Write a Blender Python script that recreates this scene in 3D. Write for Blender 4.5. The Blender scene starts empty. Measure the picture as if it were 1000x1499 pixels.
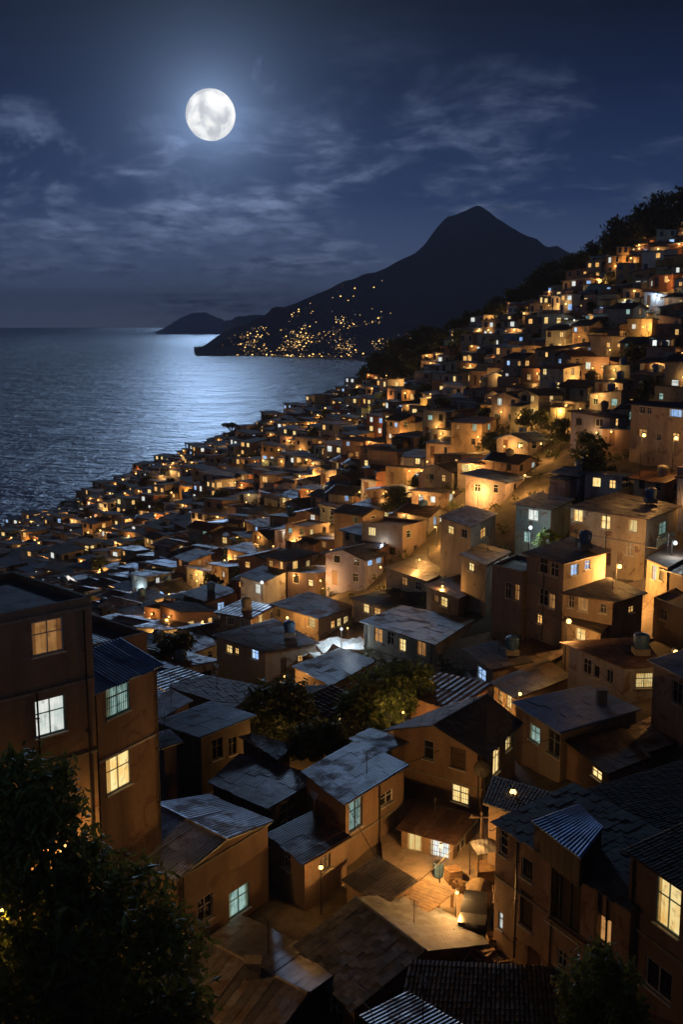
import bpy, math, random
import numpy as np
from mathutils import Vector

# ------------------------------------------------------------------ camera, sky, moonlight, exposure
SC = bpy.context.scene
COL = SC.collection
F, CAMZ = 1607.0, 75.0                       # focal length in photo pixels (photo 1000 x 1499), camera height above the sea
PITCH = math.atan(271 / F)
cam_d = bpy.data.cameras.new('camera'); cam = bpy.data.objects.new('camera', cam_d); COL.objects.link(cam)
cam.location = (0, 0, CAMZ); cam.rotation_euler = (math.pi / 2 - PITCH, 0, 0)
cam_d.sensor_fit = 'VERTICAL'; cam_d.sensor_height = 36; cam_d.lens = 36 * F / 1499
cam_d.clip_start = 0.5; cam_d.clip_end = 120000
SC.camera = cam
SC.view_settings.view_transform = 'Standard'; SC.view_settings.look = 'None'
SC.view_settings.exposure = 0.0; SC.view_settings.gamma = 1.0
SC.cycles.use_denoising = True
SC.cycles.max_bounces = 5; SC.cycles.diffuse_bounces = 2; SC.cycles.glossy_bounces = 2
SC.cycles.sample_clamp_indirect = 4.0; SC.cycles.sample_clamp_direct = 40.0
SC.cycles.use_light_tree = True

def ray(px, py):
    v = Vector(((px - 500) / F, math.cos(PITCH), -math.sin(PITCH)))
    return v + Vector((0, math.sin(PITCH), math.cos(PITCH))) * ((749.5 - py) / F)
def at(px, py, y):
    v = ray(px, py); return Vector((0, 0, CAMZ)) + v * (y / v.y)
def on_plane(px, py, z):
    v = ray(px, py); return Vector((0, 0, CAMZ)) + v * ((z - CAMZ) / v.z)
def project(p):
    d = Vector(p) - Vector((0, 0, CAMZ))
    dep = d.y * math.cos(PITCH) - d.z * math.sin(PITCH)
    up = d.y * math.sin(PITCH) + d.z * math.cos(PITCH)
    return 500 + F * d.x / dep, 749.5 - F * up / dep

MOON_DIR = ray(308, 168).normalized()

class NT:
    """small helper for node trees"""
    def __init__(s, tree): s.t = tree; tree.nodes.clear()
    def n(s, typ, ins=None, **kw):
        nd = s.t.nodes.new(typ)
        for k, v in kw.items(): setattr(nd, k, v)
        for k, v in (ins or {}).items(): s.put(nd.inputs[k], v)
        return nd
    def put(s, sock, v):
        if isinstance(v, bpy.types.NodeSocket): s.t.links.new(v, sock)
        else: sock.default_value = v
    def math(s, op, a, b=0.0, c=None, clamp=False):
        nd = s.n('ShaderNodeMath', operation=op, use_clamp=clamp)
        s.put(nd.inputs[0], a); s.put(nd.inputs[1], b)
        if c is not None: s.put(nd.inputs[2], c)
        return nd.outputs[0]
    def mix(s, fac, a, b, mode='MIX'):
        nd = s.n('ShaderNodeMix', data_type='RGBA', blend_type=mode)
        s.put(nd.inputs[0], fac); s.put(nd.inputs[6], a); s.put(nd.inputs[7], b)
        return nd.outputs[2]
    def ramp(s, fac, stops, interp='LINEAR'):
        nd = s.n('ShaderNodeValToRGB'); cr = nd.color_ramp; cr.interpolation = interp
        while len(cr.elements) < len(stops): cr.elements.new(0.5)
        for e, (p, c) in zip(cr.elements, stops):
            e.position = p; e.color = c if len(c) == 4 else (*c, 1)
        s.put(nd.inputs[0], fac); return nd.outputs[0]
    def remap(s, v, a, b, c=0.0, d=1.0, smooth=False):
        nd = s.n('ShaderNodeMapRange', interpolation_type='SMOOTHSTEP' if smooth else 'LINEAR')
        for i, x in enumerate((v, a, b, c, d)): s.put(nd.inputs[i], x)
        return nd.outputs[0]
    def noise(s, vec, scale, detail=4.0, rough=0.55, dist=0.0):
        nd = s.n('ShaderNodeTexNoise', {'Vector': vec, 'Scale': scale, 'Detail': detail, 'Roughness': rough, 'Distortion': dist})
        return nd.outputs['Fac']

def srgb(r, g, b):
    f = lambda c: (c / 255 / 12.92) if c < 10 else ((c / 255 + 0.055) / 1.055) ** 2.4
    return (f(r), f(g), f(b), 1.0)

def build_world():
    w = bpy.data.worlds.new('World'); SC.world = w; w.use_nodes = True
    g = NT(w.node_tree)
    d = g.n('ShaderNodeTexCoord').outputs['Generated']
    sep = g.n('ShaderNodeSeparateXYZ', {0: d}); z = sep.outputs[2]
    base = g.ramp(g.math('MAXIMUM', z, 0.0), [(0.0, srgb(132, 146, 178)), (0.045, srgb(88, 105, 142)), (0.11, srgb(38, 58, 98)),
                                              (0.20, srgb(15, 29, 60)), (0.275, srgb(2, 6, 18)), (0.45, srgb(2, 5, 14))])
    # cloud deck: direction projected to a flat layer, stretched towards the horizon
    den = g.math('ADD', g.math('MAXIMUM', z, 0.0), 0.17)
    cx = g.math('DIVIDE', sep.outputs[0], den); cy = g.math('DIVIDE', sep.outputs[1], den)
    cv = g.n('ShaderNodeCombineXYZ', {0: cx, 1: g.math('MULTIPLY', cy, 0.85), 2: 0.3}).outputs[0]
    n1 = g.noise(cv, 3.3, 10, 0.62, 0.5)
    big = g.noise(g.n('ShaderNodeVectorMath', {0: cv, 1: (5.3, 1.7, 0)}, operation='ADD').outputs[0], 1.1, 3, 0.5)
    cl = g.math('ADD', g.math('MULTIPLY', n1, 0.6), g.math('MULTIPLY', big, 0.55))
    cl = g.remap(cl, 0.53, 0.73, 0, 1, True)
    # fewer clouds higher up
    cl = g.math('MULTIPLY', cl, g.remap(z, 0.12, 0.25, 1.0, 0.06, True))
    puff = g.noise(g.n('ShaderNodeVectorMath', {0: d, 1: (1.0, 1.0, 1.35)}, operation='MULTIPLY').outputs[0], 17.0, 8, 0.6, 0.3)
    for px_, py_, rad_, lo_, amt_ in ((352, 68, .062, .50, .75), (5, 268, .10, .44, .8), (40, 345, .10, .46, .55), (490, 240, .06, .50, .5)):   # a wisp over the moon, cloud banks at the left and centre
        dp = g.n('ShaderNodeVectorMath', {0: d, 1: tuple(ray(px_, py_).normalized())}, operation='DOT_PRODUCT').outputs['Value']
        near = g.remap(g.math('ARCCOSINE', g.math('MINIMUM', dp, 1.0)), rad_ * .25, rad_, 1, 0, True)
        cl = g.math('MAXIMUM', cl, g.math('MULTIPLY', g.math('MULTIPLY', g.remap(puff, lo_, lo_ + .2, 0, 1, True), near), amt_))
    detail = g.noise(cv, 9.0, 8, 0.62)
    shade = g.mix(g.remap(detail, 0.35, 0.7), srgb(56, 70, 104), srgb(132, 150, 188))
    # glow of the air round the moon
    dot = g.n('ShaderNodeVectorMath', {0: d, 1: tuple(MOON_DIR)}, operation='DOT_PRODUCT').outputs['Value']
    ang = g.math('ARCCOSINE', g.math('MINIMUM', dot, 1.0))
    ex = lambda k, a: g.math('MULTIPLY', g.math('EXPONENT', g.math('MULTIPLY', ang, -k)), a)
    halo = g.math('ADD', ex(38.0, 0.75), ex(10.0, 0.13))
    glow = g.mix(1.0, (0.42, 0.62, 1.0, 1), halo, 'MULTIPLY')
    sky = g.mix(g.math('MULTIPLY', cl, 0.95), base, g.mix(1.0, shade, g.math('ADD', 0.55, ex(5.0, 0.9)), 'MULTIPLY'))
    sky = g.mix(1.0, sky, glow, 'ADD')
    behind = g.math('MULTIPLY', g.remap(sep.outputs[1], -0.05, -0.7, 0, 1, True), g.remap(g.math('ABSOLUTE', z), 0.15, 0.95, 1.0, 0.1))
    sky = g.mix(1.0, sky, g.mix(1.0, (0.046, 0.040, 0.034, 1), behind, 'MULTIPLY'), 'ADD')     # unseen warm fill added behind the viewer to lift facades and leaves
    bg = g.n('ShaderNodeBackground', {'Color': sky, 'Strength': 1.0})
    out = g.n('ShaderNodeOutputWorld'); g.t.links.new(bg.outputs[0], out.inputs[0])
build_world()

sun_d = bpy.data.lights.new('moonlight', 'SUN'); sun = bpy.data.objects.new('moonlight', sun_d); COL.objects.link(sun)
sun_d.energy = 0.56; sun_d.angle = math.radians(3.4); sun_d.color = (0.42, 0.64, 1.0)
_az = math.atan2(MOON_DIR.x, MOON_DIR.y) - math.radians(0.3)          # in the line of the disc but a little higher, so that the moon does not shade the town
_el = math.asin(MOON_DIR.z) + math.radians(2.2)
_dir = Vector((math.sin(_az) * math.cos(_el), math.cos(_az) * math.cos(_el), math.sin(_el)))
sun.rotation_euler = _dir.to_track_quat('Z', 'Y').to_euler()

R = random.Random(7)
NR = np.random.default_rng(11)

# ------------------------------------------------------------------ materials
MATS = {}
def new_mat(name):
    m = bpy.data.materials.new(name); m.use_nodes = True; MATS[name] = m
    return m, NT(m.node_tree)
def finish(g, bsdf):
    out = g.n('ShaderNodeOutputMaterial'); g.t.links.new(bsdf.outputs[0], out.inputs[0])
def principled(g, col, rough=0.8, metal=0.0, normal=None, **ins):
    b = g.n('ShaderNodeBsdfPrincipled', {'Base Color': col, 'Roughness': rough, 'Metallic': metal})
    for k, v in ins.items(): g.put(b.inputs[k.replace('_', ' ')], v)
    if normal is not None: g.put(b.inputs['Normal'], normal)
    finish(g, b); return b
def bump(g, h, strength=0.4, dist=0.05):
    return g.n('ShaderNodeBump', {'Height': h, 'Strength': strength, 'Distance': dist}).outputs[0]
def obj_vec(g):
    tc = g.n('ShaderNodeTexCoord'); oi = g.n('ShaderNodeObjectInfo')
    off = g.math('MULTIPLY', oi.outputs['Random'], 57.0)
    v = g.n('ShaderNodeVectorMath', {0: tc.outputs['Object'], 1: off}, operation='ADD').outputs[0]
    return v, oi
def scl(g, v, s): return g.n('ShaderNodeVectorMath', {0: v, 1: s}, operation='MULTIPLY').outputs[0]

def mat_wall():
    m, g = new_mat('stained_plaster'); v, oi = obj_vec(g)
    patch = g.remap(g.noise(v, 0.45, 7, 0.68, 0.6), 0.40, 0.62)
    streak = g.remap(g.noise(scl(g, v, (1.0, 1.0, 0.2)), 0.8, 6, 0.62), 0.44, 0.78)
    fine = g.noise(v, 6.0, 4, 0.6)
    c = g.mix(g.math('MULTIPLY', patch, 0.45), oi.outputs['Color'], g.mix(0.6, oi.outputs['Color'], (0.12, 0.075, 0.04, 1)))
    c = g.mix(g.math('MULTIPLY', streak, 0.6), c, (0.045, 0.034, 0.026, 1))
    peel = g.remap(g.noise(v, 0.55, 8, 0.7, 1.0), 0.575, 0.60)
    s3 = g.n('ShaderNodeSeparateXYZ', {0: g.n('ShaderNodeTexCoord').outputs['Object']}); uu = g.math('ADD', s3.outputs[0], g.math('MULTIPLY', s3.outputs[1], 0.8))
    bk = g.n('ShaderNodeTexBrick', {'Vector': g.n('ShaderNodeCombineXYZ', {0: uu, 1: s3.outputs[2]}).outputs[0], 'Color1': (0.20, 0.085, 0.045, 1), 'Color2': (0.13, 0.06, 0.035, 1), 'Mortar': (0.17, 0.15, 0.12, 1),
                                    'Scale': 1.0, 'Mortar Size': 0.018, 'Brick Width': 0.32, 'Row Height': 0.17})
    c = g.mix(g.math('MULTIPLY', peel, 0.85), c, bk.outputs[0])
    c = g.mix(g.remap(fine, 0.3, 0.7, 0.0, 0.45), c, g.mix(0.5, c, (0.03, 0.025, 0.02, 1)))
    principled(g, c, 0.9, normal=bump(g, g.math('SUBTRACT', fine, g.math('MULTIPLY', peel, 0.8)), 0.5, 0.04))
mat_wall()
def mat_brick():
    m, g = new_mat('bare_brick'); v, oi = obj_vec(g)
    tc = g.n('ShaderNodeTexCoord'); s = g.n('ShaderNodeSeparateXYZ', {0: tc.outputs['Object']})
    uu = g.math('ADD', s.outputs[0], g.math('MULTIPLY', s.outputs[1], 0.8))
    bv = g.n('ShaderNodeCombineXYZ', {0: uu, 1: s.outputs[2]}).outputs[0]
    b = g.n('ShaderNodeTexBrick', {'Vector': bv, 'Color1': (0.22, 0.09, 0.045, 1), 'Color2': (0.15, 0.065, 0.035, 1), 'Mortar': (0.2, 0.17, 0.14, 1),
                                   'Scale': 1.0, 'Mortar Size': 0.02, 'Brick Width': 0.34, 'Row Height': 0.19})
    c = g.mix(g.remap(g.noise(v, 0.6, 5), 0.4, 0.7, 0, 0.55), b.outputs[0], (0.06, 0.045, 0.035, 1))
    principled(g, c, 0.9, normal=bump(g, b.outputs['Fac'], -0.4, 0.02))
mat_brick()
def mat_board():
    m, g = new_mat('weathered_boards'); v, oi = obj_vec(g)
    tc = g.n('ShaderNodeTexCoord'); s = g.n('ShaderNodeSeparateXYZ', {0: tc.outputs['Object']})
    uu = g.math('ADD', s.outputs[0], g.math('MULTIPLY', s.outputs[1], 0.8))
    b = g.n('ShaderNodeTexBrick', {'Vector': g.n('ShaderNodeCombineXYZ', {0: s.outputs[2], 1: uu}).outputs[0], 'Color1': (0.75, 0.75, 0.75, 1), 'Color2': (0.4, 0.4, 0.4, 1),
                                   'Mortar': (0.06, 0.06, 0.06, 1), 'Scale': 1.0, 'Mortar Size': 0.012, 'Brick Width': 3.1, 'Row Height': 0.2})
    grain = g.noise(scl(g, v, (6, 6, 0.5)), 2.5, 5)
    c = g.mix(1.0, oi.outputs['Color'], b.outputs[0], 'MULTIPLY')
    c = g.mix(g.remap(grain, 0.4, 0.75, 0, 0.6), c, (0.03, 0.022, 0.017, 1))
    principled(g, c, 0.85, normal=bump(g, b.outputs['Fac'], -0.5, 0.03))
mat_board()
def mat_roof(name, rough, metal, rust_amt, lo, hi):
    m, g = new_mat(name); v, oi = obj_vec(g)
    t = g.n('ShaderNodeAttribute', attribute_name='tint').outputs['Fac']
    c = g.mix(1.0, oi.outputs['Color'], g.remap(t, 0, 1, lo, hi), 'MULTIPLY')
    rn = g.noise(v, 0.9, 6, 0.65)
    r = g.math('MULTIPLY', g.remap(g.math('ADD', rn, g.math('MULTIPLY', g.math('SUBTRACT', t, 0.5), 0.22)), 0.5, 0.66), rust_amt)
    c = g.mix(r, c, g.mix(g.noise(v, 5, 4), (0.11, 0.045, 0.02, 1), (0.03, 0.017, 0.012, 1)))
    dirt = g.remap(g.noise(v, 2.2, 6, 0.62), 0.42, 0.72, 0, 0.65)
    c = g.mix(dirt, c, g.mix(0.75, c, (0.012, 0.011, 0.01, 1)))
    ro = g.math('ADD', rough, g.math('MULTIPLY', r, 0.35), clamp=True)
    principled(g, c, ro, g.math('MULTIPLY', g.math('SUBTRACT', 1.0, r), metal), normal=bump(g, g.noise(v, 3.0, 5), 0.25, 0.04))
mat_roof('corrugated_tin', 0.42, 0.45, 0.75, 0.45, 1.25)
mat_roof('roof_tile', 0.72, 0.0, 0.25, 0.4, 1.3)
mat_roof('roof_slab', 0.8, 0.0, 0.3, 0.75, 1.1)
mat_roof('painted_roof', 0.5, 0.25, 0.3, 0.7, 1.15)
def simple(name, col, rough=0.7, metal=0.0, var=0.35, sc=4.0):
    m, g = new_mat(name); v, oi = obj_vec(g)
    k = g.remap(g.noise(v, sc, 5), 0.3, 0.7, 1 - var, 1 + var * 0.5)
    principled(g, g.mix(1.0, (*col, 1), k, 'MULTIPLY'), rough, metal)
simple('window_frame_pale', (0.42, 0.42, 0.40), 0.6)
simple('window_frame_dark', (0.05, 0.045, 0.04), 0.6)
simple('window_frame_teal', (0.22, 0.33, 0.33), 0.6)
simple('door_wood', (0.09, 0.045, 0.022), 0.6)
simple('shutter_wood', (0.055, 0.035, 0.022), 0.7)
simple('dark_metal', (0.03, 0.03, 0.032), 0.5, 0.6)
simple('bark', (0.07, 0.05, 0.035), 0.9)
simple('pale_trim', (0.5, 0.47, 0.42), 0.85)
simple('concrete', (0.2, 0.18, 0.155), 0.9)
simple('plastic_tank', (0.05, 0.12, 0.24), 0.45)
simple('car_paint', (0.02, 0.022, 0.026), 0.25, 0.0, 0.15)
simple('rubber', (0.012, 0.012, 0.012), 0.8)
simple('tan_cargo', (0.28, 0.21, 0.13), 0.8)
simple('white_tarp', (0.7, 0.72, 0.76), 0.6)
simple('plank_wood', (0.2, 0.13, 0.075), 0.7, 0.0, 0.5, 3.0)
simple('chrome', (0.5, 0.5, 0.5), 0.2, 0.9)
def mat_curtain():
    m, g = new_mat('curtain_cloth'); t = g.n('ShaderNodeBsdfTranslucent', {'Color': (0.75, 0.62, 0.45, 1)}); d = g.n('ShaderNodeBsdfDiffuse', {'Color': (0.5, 0.4, 0.3, 1)})
    mx = g.n('ShaderNodeMixShader', {0: 0.35}); g.t.links.new(t.outputs[0], mx.inputs[1]); g.t.links.new(d.outputs[0], mx.inputs[2]); finish(g, mx)
mat_curtain()
def mat_dark_glass():
    m, g = new_mat('dark_glass'); v, oi = obj_vec(g)
    principled(g, g.mix(g.noise(v, 1.2, 2), (0.006, 0.008, 0.012, 1), (0.03, 0.03, 0.034, 1)), 0.12)
mat_dark_glass()
def mat_lit(name, c_hi, c_lo, strength, sampling='NONE', lace=0.0):
    m, g = new_mat(name); v, oi = obj_vec(g)
    curtain = g.noise(scl(g, v, (7, 7, 0.35)), 1.0, 3, 0.5)
    room = g.noise(v, 1.4, 3, 0.55)
    f = g.math('ADD', g.math('MULTIPLY', curtain, 0.5), g.math('MULTIPLY', room, 0.6))
    c = g.mix(g.remap(f, 0.40, 0.62), (*c_lo, 1), (*c_hi, 1))
    c = g.mix(g.remap(g.noise(v, 2.6, 2, 0.5), 0.58, 0.68, 0, 0.4), c, (*[x * .22 for x in c_lo], 1))
    k = g.math('MULTIPLY', strength, g.remap(oi.outputs['Random'], 0, 1, 0.65, 1.35))
    e = g.n('ShaderNodeEmission', {'Color': c, 'Strength': k}); finish(g, e)
    m.cycles.emission_sampling = sampling
mat_lit('lit_warm', (1.0, 0.60, 0.20), (0.75, 0.30, 0.06), 1.0)
mat_lit('lit_yellow', (1.0, 0.78, 0.34), (0.85, 0.48, 0.12), 1.05)
mat_lit('lit_white', (0.95, 0.97, 0.9), (0.55, 0.66, 0.62), 0.95)
mat_lit('lit_teal', (0.45, 0.68, 0.60), (0.10, 0.22, 0.20), 0.65)
mat_lit('lit_blue', (0.45, 0.68, 1.0), (0.14, 0.3, 0.75), 0.95)
mat_lit('lit_dim', (0.55, 0.27, 0.09), (0.30, 0.13, 0.04), 0.75)
def mat_bulb(name, col, s):
    m, g = new_mat(name); e = g.n('ShaderNodeEmission', {'Color': (*col, 1), 'Strength': s}); finish(g, e)
    m.cycles.emission_sampling = 'NONE'
mat_bulb('sodium_bulb', (1.0, 0.58, 0.17), 4.5)
mat_bulb('white_bulb', (0.85, 0.95, 1.0), 1.6)
def mat_leaf(name, a, b):
    m, g = new_mat(name)
    t = g.n('ShaderNodeAttribute', attribute_name='tint').outputs['Fac']
    col = g.mix(t, (*a, 1), (*b, 1)); p = g.n('ShaderNodeBsdfPrincipled', {'Base Color': col, 'Roughness': 0.45}); tr = g.n('ShaderNodeBsdfTranslucent', {'Color': g.mix(0.35, col, (0.16, 0.17, 0.02, 1))})
    mx = g.n('ShaderNodeMixShader', {0: 0.42}); g.t.links.new(p.outputs[0], mx.inputs[1]); g.t.links.new(tr.outputs[0], mx.inputs[2]); finish(g, mx)
mat_leaf('leaf_green', (0.055, 0.10, 0.03), (0.13, 0.18, 0.05))
mat_leaf('leaf_dark', (0.014, 0.026, 0.010), (0.05, 0.065, 0.02))
def mat_ground():
    m, g = new_mat('hillside_earth'); tc = g.n('ShaderNodeTexCoord'); v = tc.outputs['Object']
    n = g.noise(v, 0.22, 6, 0.6); n2 = g.noise(v, 1.7, 5, 0.6)
    c = g.ramp(n, [(0.3, (0.035, 0.045, 0.018)), (0.48, (0.085, 0.065, 0.042)), (0.62, (0.15, 0.125, 0.1)), (0.75, (0.07, 0.05, 0.035))])
    c = g.mix(g.remap(n2, 0.4, 0.7, 0, 0.6), c, g.mix(0.7, c, (0.02, 0.017, 0.013, 1)))
    principled(g, c, 0.95, normal=bump(g, n2, 0.6, 0.15))
mat_ground()
def mat_path():
    m, g = new_mat('worn_concrete_path'); tc = g.n('ShaderNodeTexCoord'); v = tc.outputs['Object']
    n = g.noise(v, 0.7, 6, 0.65); cr = g.n('ShaderNodeTexVoronoi', {'Vector': v, 'Scale': 0.6}, feature='DISTANCE_TO_EDGE').outputs['Distance']
    c = g.ramp(n, [(0.3, (0.13, 0.1, 0.075)), (0.55, (0.26, 0.21, 0.16)), (0.75, (0.17, 0.13, 0.1))])
    c = g.mix(g.remap(cr, 0.0, 0.05, 0.25, 0.0), c, (0.05, 0.04, 0.03, 1))
    principled(g, c, 0.85, normal=bump(g, g.noise(v, 5, 5), 0.5, 0.04))
mat_path()
def mat_sea():
    m, g = new_mat('sea_water'); tc = g.n('ShaderNodeTexCoord'); v = tc.outputs['Object']
    a = g.noise(scl(g, v, (0.75, 1.0, 1)), 0.045, 5, 0.6, 0.4)
    b = g.noise(scl(g, v, (0.7, 1.0, 1)), 0.22, 4, 0.6, 0.5)
    c = g.noise(scl(g, v, (0.8, 1.0, 1)), 0.011, 3, 0.5)
    h = g.math('ADD', g.math('ADD', g.math('MULTIPLY', a, 9.0), g.math('MULTIPLY', b, 2.6)), g.math('MULTIPLY', c, 14.0))
    nm = bump(g, h, 1.0, 1.5)
    principled(g, (0.004, 0.045, 0.18, 1), 0.33, 0.0, normal=nm, IOR=1.33)
mat_sea()
def mat_hill():
    m, g = new_mat('forested_hill'); tc = g.n('ShaderNodeTexCoord'); v = tc.outputs['Object']
    n = g.noise(v, 0.006, 8, 0.62)
    c = g.ramp(n, [(0.35, (0.012, 0.018, 0.01)), (0.55, (0.03, 0.036, 0.02)), (0.7, (0.07, 0.06, 0.05))])
    principled(g, c, 0.95, normal=bump(g, g.noise(v, 0.02, 6, 0.65), 1.0, 25.0))
mat_hill()
def mat_moon():
    m, g = new_mat('moon_surface'); tc = g.n('ShaderNodeTexCoord'); v = tc.outputs['Object']
    n = g.noise(v, 0.0075, 5, 0.55, 0.3); n2 = g.noise(v, 0.03, 5, 0.6)
    c = g.ramp(n, [(0.38, (0.50, 0.52, 0.56)), (0.48, (0.74, 0.76, 0.78)), (0.60, (0.97, 0.97, 0.96))])
    c = g.mix(g.remap(n2, 0.35, 0.7, 0.16, 0.0), c, (0.6, 0.6, 0.6, 1))
    e = g.n('ShaderNodeEmission', {'Color': c, 'Strength': 1.5}); finish(g, e); m.cycles.emission_sampling = 'NONE'
mat_moon()
def mat_vcol():
    m, g = new_mat('distant_plaster')
    a = g.n('ShaderNodeAttribute', attribute_name='hue').outputs['Color']; tc = g.n('ShaderNodeTexCoord')
    principled(g, g.mix(g.remap(g.noise(tc.outputs['Object'], 0.5, 5), 0.4, 0.7, 0, 0.6), a, g.mix(0.7, a, (0.03, 0.025, 0.02, 1))), 0.85)
mat_vcol()

# ------------------------------------------------------------------ mesh helpers
class MB:
    """collects faces, then links them as ONE mesh object"""
    def __init__(s): s.v = []; s.f = []; s.t = []; s.m = []
    def face(s, pts, tint=0.5, mi=0):
        k = len(s.v); s.v.extend([tuple(p) for p in pts]); s.f.append(tuple(range(k, k + len(pts)))); s.t.append(tint); s.m.append(mi)
    def box(s, c, size, ax=None, tint=0.5, mi=0):
        X, Y, Z = ax or (Vector((1, 0, 0)), Vector((0, 1, 0)), Vector((0, 0, 1)))
        c = Vector(c); hx, hy, hz = X * size[0] / 2, Y * size[1] / 2, Z * size[2] / 2
        p = [c + a * hx + b * hy + d * hz for d in (-1, 1) for a, b in ((-1, -1), (1, -1), (1, 1), (-1, 1))]
        for q in ((0, 3, 2, 1), (4, 5, 6, 7), (0, 1, 5, 4), (1, 2, 6, 5), (2, 3, 7, 6), (3, 0, 4, 7)):
            s.face([p[i] for i in q], tint, mi)
    def tube(s, pts, rad, n=6, tint=0.5):
        pts = [Vector(p) for p in pts]
        if not hasattr(rad, '__len__'): rad = [rad] * len(pts)
        rings = []
        for i, p in enumerate(pts):
            d = (pts[min(i + 1, len(pts) - 1)] - pts[max(i - 1, 0)]).normalized()
            a = d.cross(Vector((0.3, 0.9, 0.1) if abs(d.z) > 0.8 else (0, 0, 1))).normalized(); b = d.cross(a)
            k = len(s.v); rings.append(k)
            for j in range(n):
                t = 2 * math.pi * j / n
                s.v.append(tuple(p + (a * math.cos(t) + b * math.sin(t)) * rad[i]))
        for r0, r1 in zip(rings, rings[1:]):
            for j in range(n):
                s.f.append((r0 + j, r0 + (j + 1) % n, r1 + (j + 1) % n, r1 + j)); s.t.append(tint); s.m.append(0)
        for r in (rings[0], rings[-1]):
            s.f.append(tuple(r + j for j in range(n))); s.t.append(tint); s.m.append(0)
    def lathe(s, c, prof, n=12, tint=0.5):
        c = Vector(c); rings = []
        for r, z in prof:
            rings.append(len(s.v))
            for j in range(n):
                t = 2 * math.pi * j / n; s.v.append((c.x + r * math.cos(t), c.y + r * math.sin(t), c.z + z))
        for r0, r1 in zip(rings, rings[1:]):
            for j in range(n):
                s.f.append((r0 + j, r0 + (j + 1) % n, r1 + (j + 1) % n, r1 + j)); s.t.append(tint); s.m.append(0)
        s.f.append(tuple(rings[0] + j for j in range(n))); s.t.append(tint); s.m.append(0)
        s.f.append(tuple(rings[-1] + j for j in range(n))); s.t.append(tint); s.m.append(0)
    def build(s, name, mat, parent=None, origin=None, color=None, smooth=False):
        o_ = Vector(origin) if origin is not None else Vector((0, 0, 0))
        me = bpy.data.meshes.new(name)
        me.from_pydata([(x - o_.x, y - o_.y, z - o_.z) for x, y, z in s.v], [], s.f)
        for m_ in (mat if isinstance(mat, (list, tuple)) else [mat]): me.materials.append(MATS[m_])
        a = me.attributes.new('tint', 'FLOAT', 'FACE'); a.data.foreach_set('value', s.t)
        me.polygons.foreach_set('material_index', s.m)
        if smooth: me.polygons.foreach_set('use_smooth', [True] * len(me.polygons))
        me.update()
        ob = bpy.data.objects.new(name, me); COL.objects.link(ob)
        if parent is not None: ob.parent = parent
        elif origin is not None: ob.location = o_
        if color is not None: ob.color = (*color[:3], 1)
        return ob

def tag(o, label, cat, group=None, kind=None):
    if label: o['label'] = label
    if cat: o['category'] = cat
    if group: o['group'] = group
    if kind: o['kind'] = kind
    return o
def empty(name, loc, rz=0.0):
    o = bpy.data.objects.new(name, None); COL.objects.link(o); o.location = loc; o.rotation_euler = (0, 0, rz); o.empty_display_size = 0.5
    return o
def copy_tree(o, parent=None):
    c = o.copy(); COL.objects.link(c)
    if parent is not None: c.parent = parent
    for ch in list(o.children): copy_tree(ch, c)
    return c

# ------------------------------------------------------------------ terrain
US = [-0.9, -0.5, -0.31, -0.155, 0.0, 0.155, 0.31, 0.5, 0.9]
YS = [12, 20, 45, 60, 80, 100, 130, 170, 220, 280, 340, 400, 460, 600, 760]
ZT = {
    -0.9:   [58, 56, 52, 48, 42, 36, 26, 14, 4, -3, -8, -12, -15, -20, -25],
    -0.5:   [57, 56, 51, 48, 43, 38, 31, 23, 13, 5, -1, -6, -10, -16, -20],
    -0.31:  [55, 54, 49, 47, 43, 39, 33, 27, 20, 13, 6, -1.5, -6, -14, -20],
    -0.155: [45, 44, 43, 43, 41.5, 38.5, 34.5, 30.8, 27.7, 26, 28, 29, 12, -10, -20],
    0.0:    [41, 41, 41.5, 43, 42.5, 41.5, 38.8, 42, 45, 47, 49.5, 51.5, 38, -4, -20],
    0.155:  [42, 42, 42.5, 43, 43.5, 43.5, 49.0, 57.5, 65, 74, 83, 82, 70, 30, -10],
    0.31:   [46, 46, 46, 46, 46.7, 47.3, 55, 67, 79, 97, 106, 106, 92, 55, 10],
    0.5:    [50, 50, 50, 50, 52, 55, 64, 77, 92, 112, 122, 122, 110, 75, 30],
    0.9:    [60, 60, 62, 65, 70, 76, 86, 98, 112, 130, 140, 138, 126, 95, 50]}
def _terrain_table():
    un = np.linspace(-0.9, 0.9, 121); ln = np.linspace(math.log(12), math.log(760), 141)
    T = np.array([np.interp(ln, np.log(YS), ZT[u]) for u in US])           # (9, 141)
    G = np.array([np.interp(un, US, T[:, j]) for j in range(len(ln))]).T     # (121, 141)
    k = np.exp(-0.5 * (np.arange(-5, 6) / 2.0) ** 2); k /= k.sum()
    P = np.pad(G, 5, mode='edge')
    P = np.apply_along_axis(lambda r: np.convolve(r, k, 'valid'), 0, P)
    P = np.apply_along_axis(lambda r: np.convolve(r, k, 'valid'), 1, P)
    return un, ln, P
_UN, _LN, _TG = _terrain_table()
def ground_z(x, y):
    y = max(y, 12.1); a = (x / y + 0.9) / 1.8 * 120; b = (math.log(y) - _LN[0]) / (_LN[-1] - _LN[0]) * 140
    a = min(max(a, 0), 119.999); b = min(max(b, 0), 139.999); i, j = int(a), int(b); fa, fb = a - i, b - j
    return float((_TG[i, j] * (1 - fa) + _TG[i + 1, j] * fa) * (1 - fb) + (_TG[i, j + 1] * (1 - fa) + _TG[i + 1, j + 1] * fa) * fb)
def hit_ground(px, py, lift=0.0):
    """point of the ground under the pixel (the ray meets the ground raised by lift)"""
    v = ray(px, py); prev = None; t = 30.0
    while t < 700:
        p = Vector((0, 0, CAMZ)) + v * t
        if p.z <= ground_z(p.x, p.y) + lift: return Vector((p.x, p.y, ground_z(p.x, p.y)))
        t += 0.4 + t * 0.002
    return None

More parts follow.
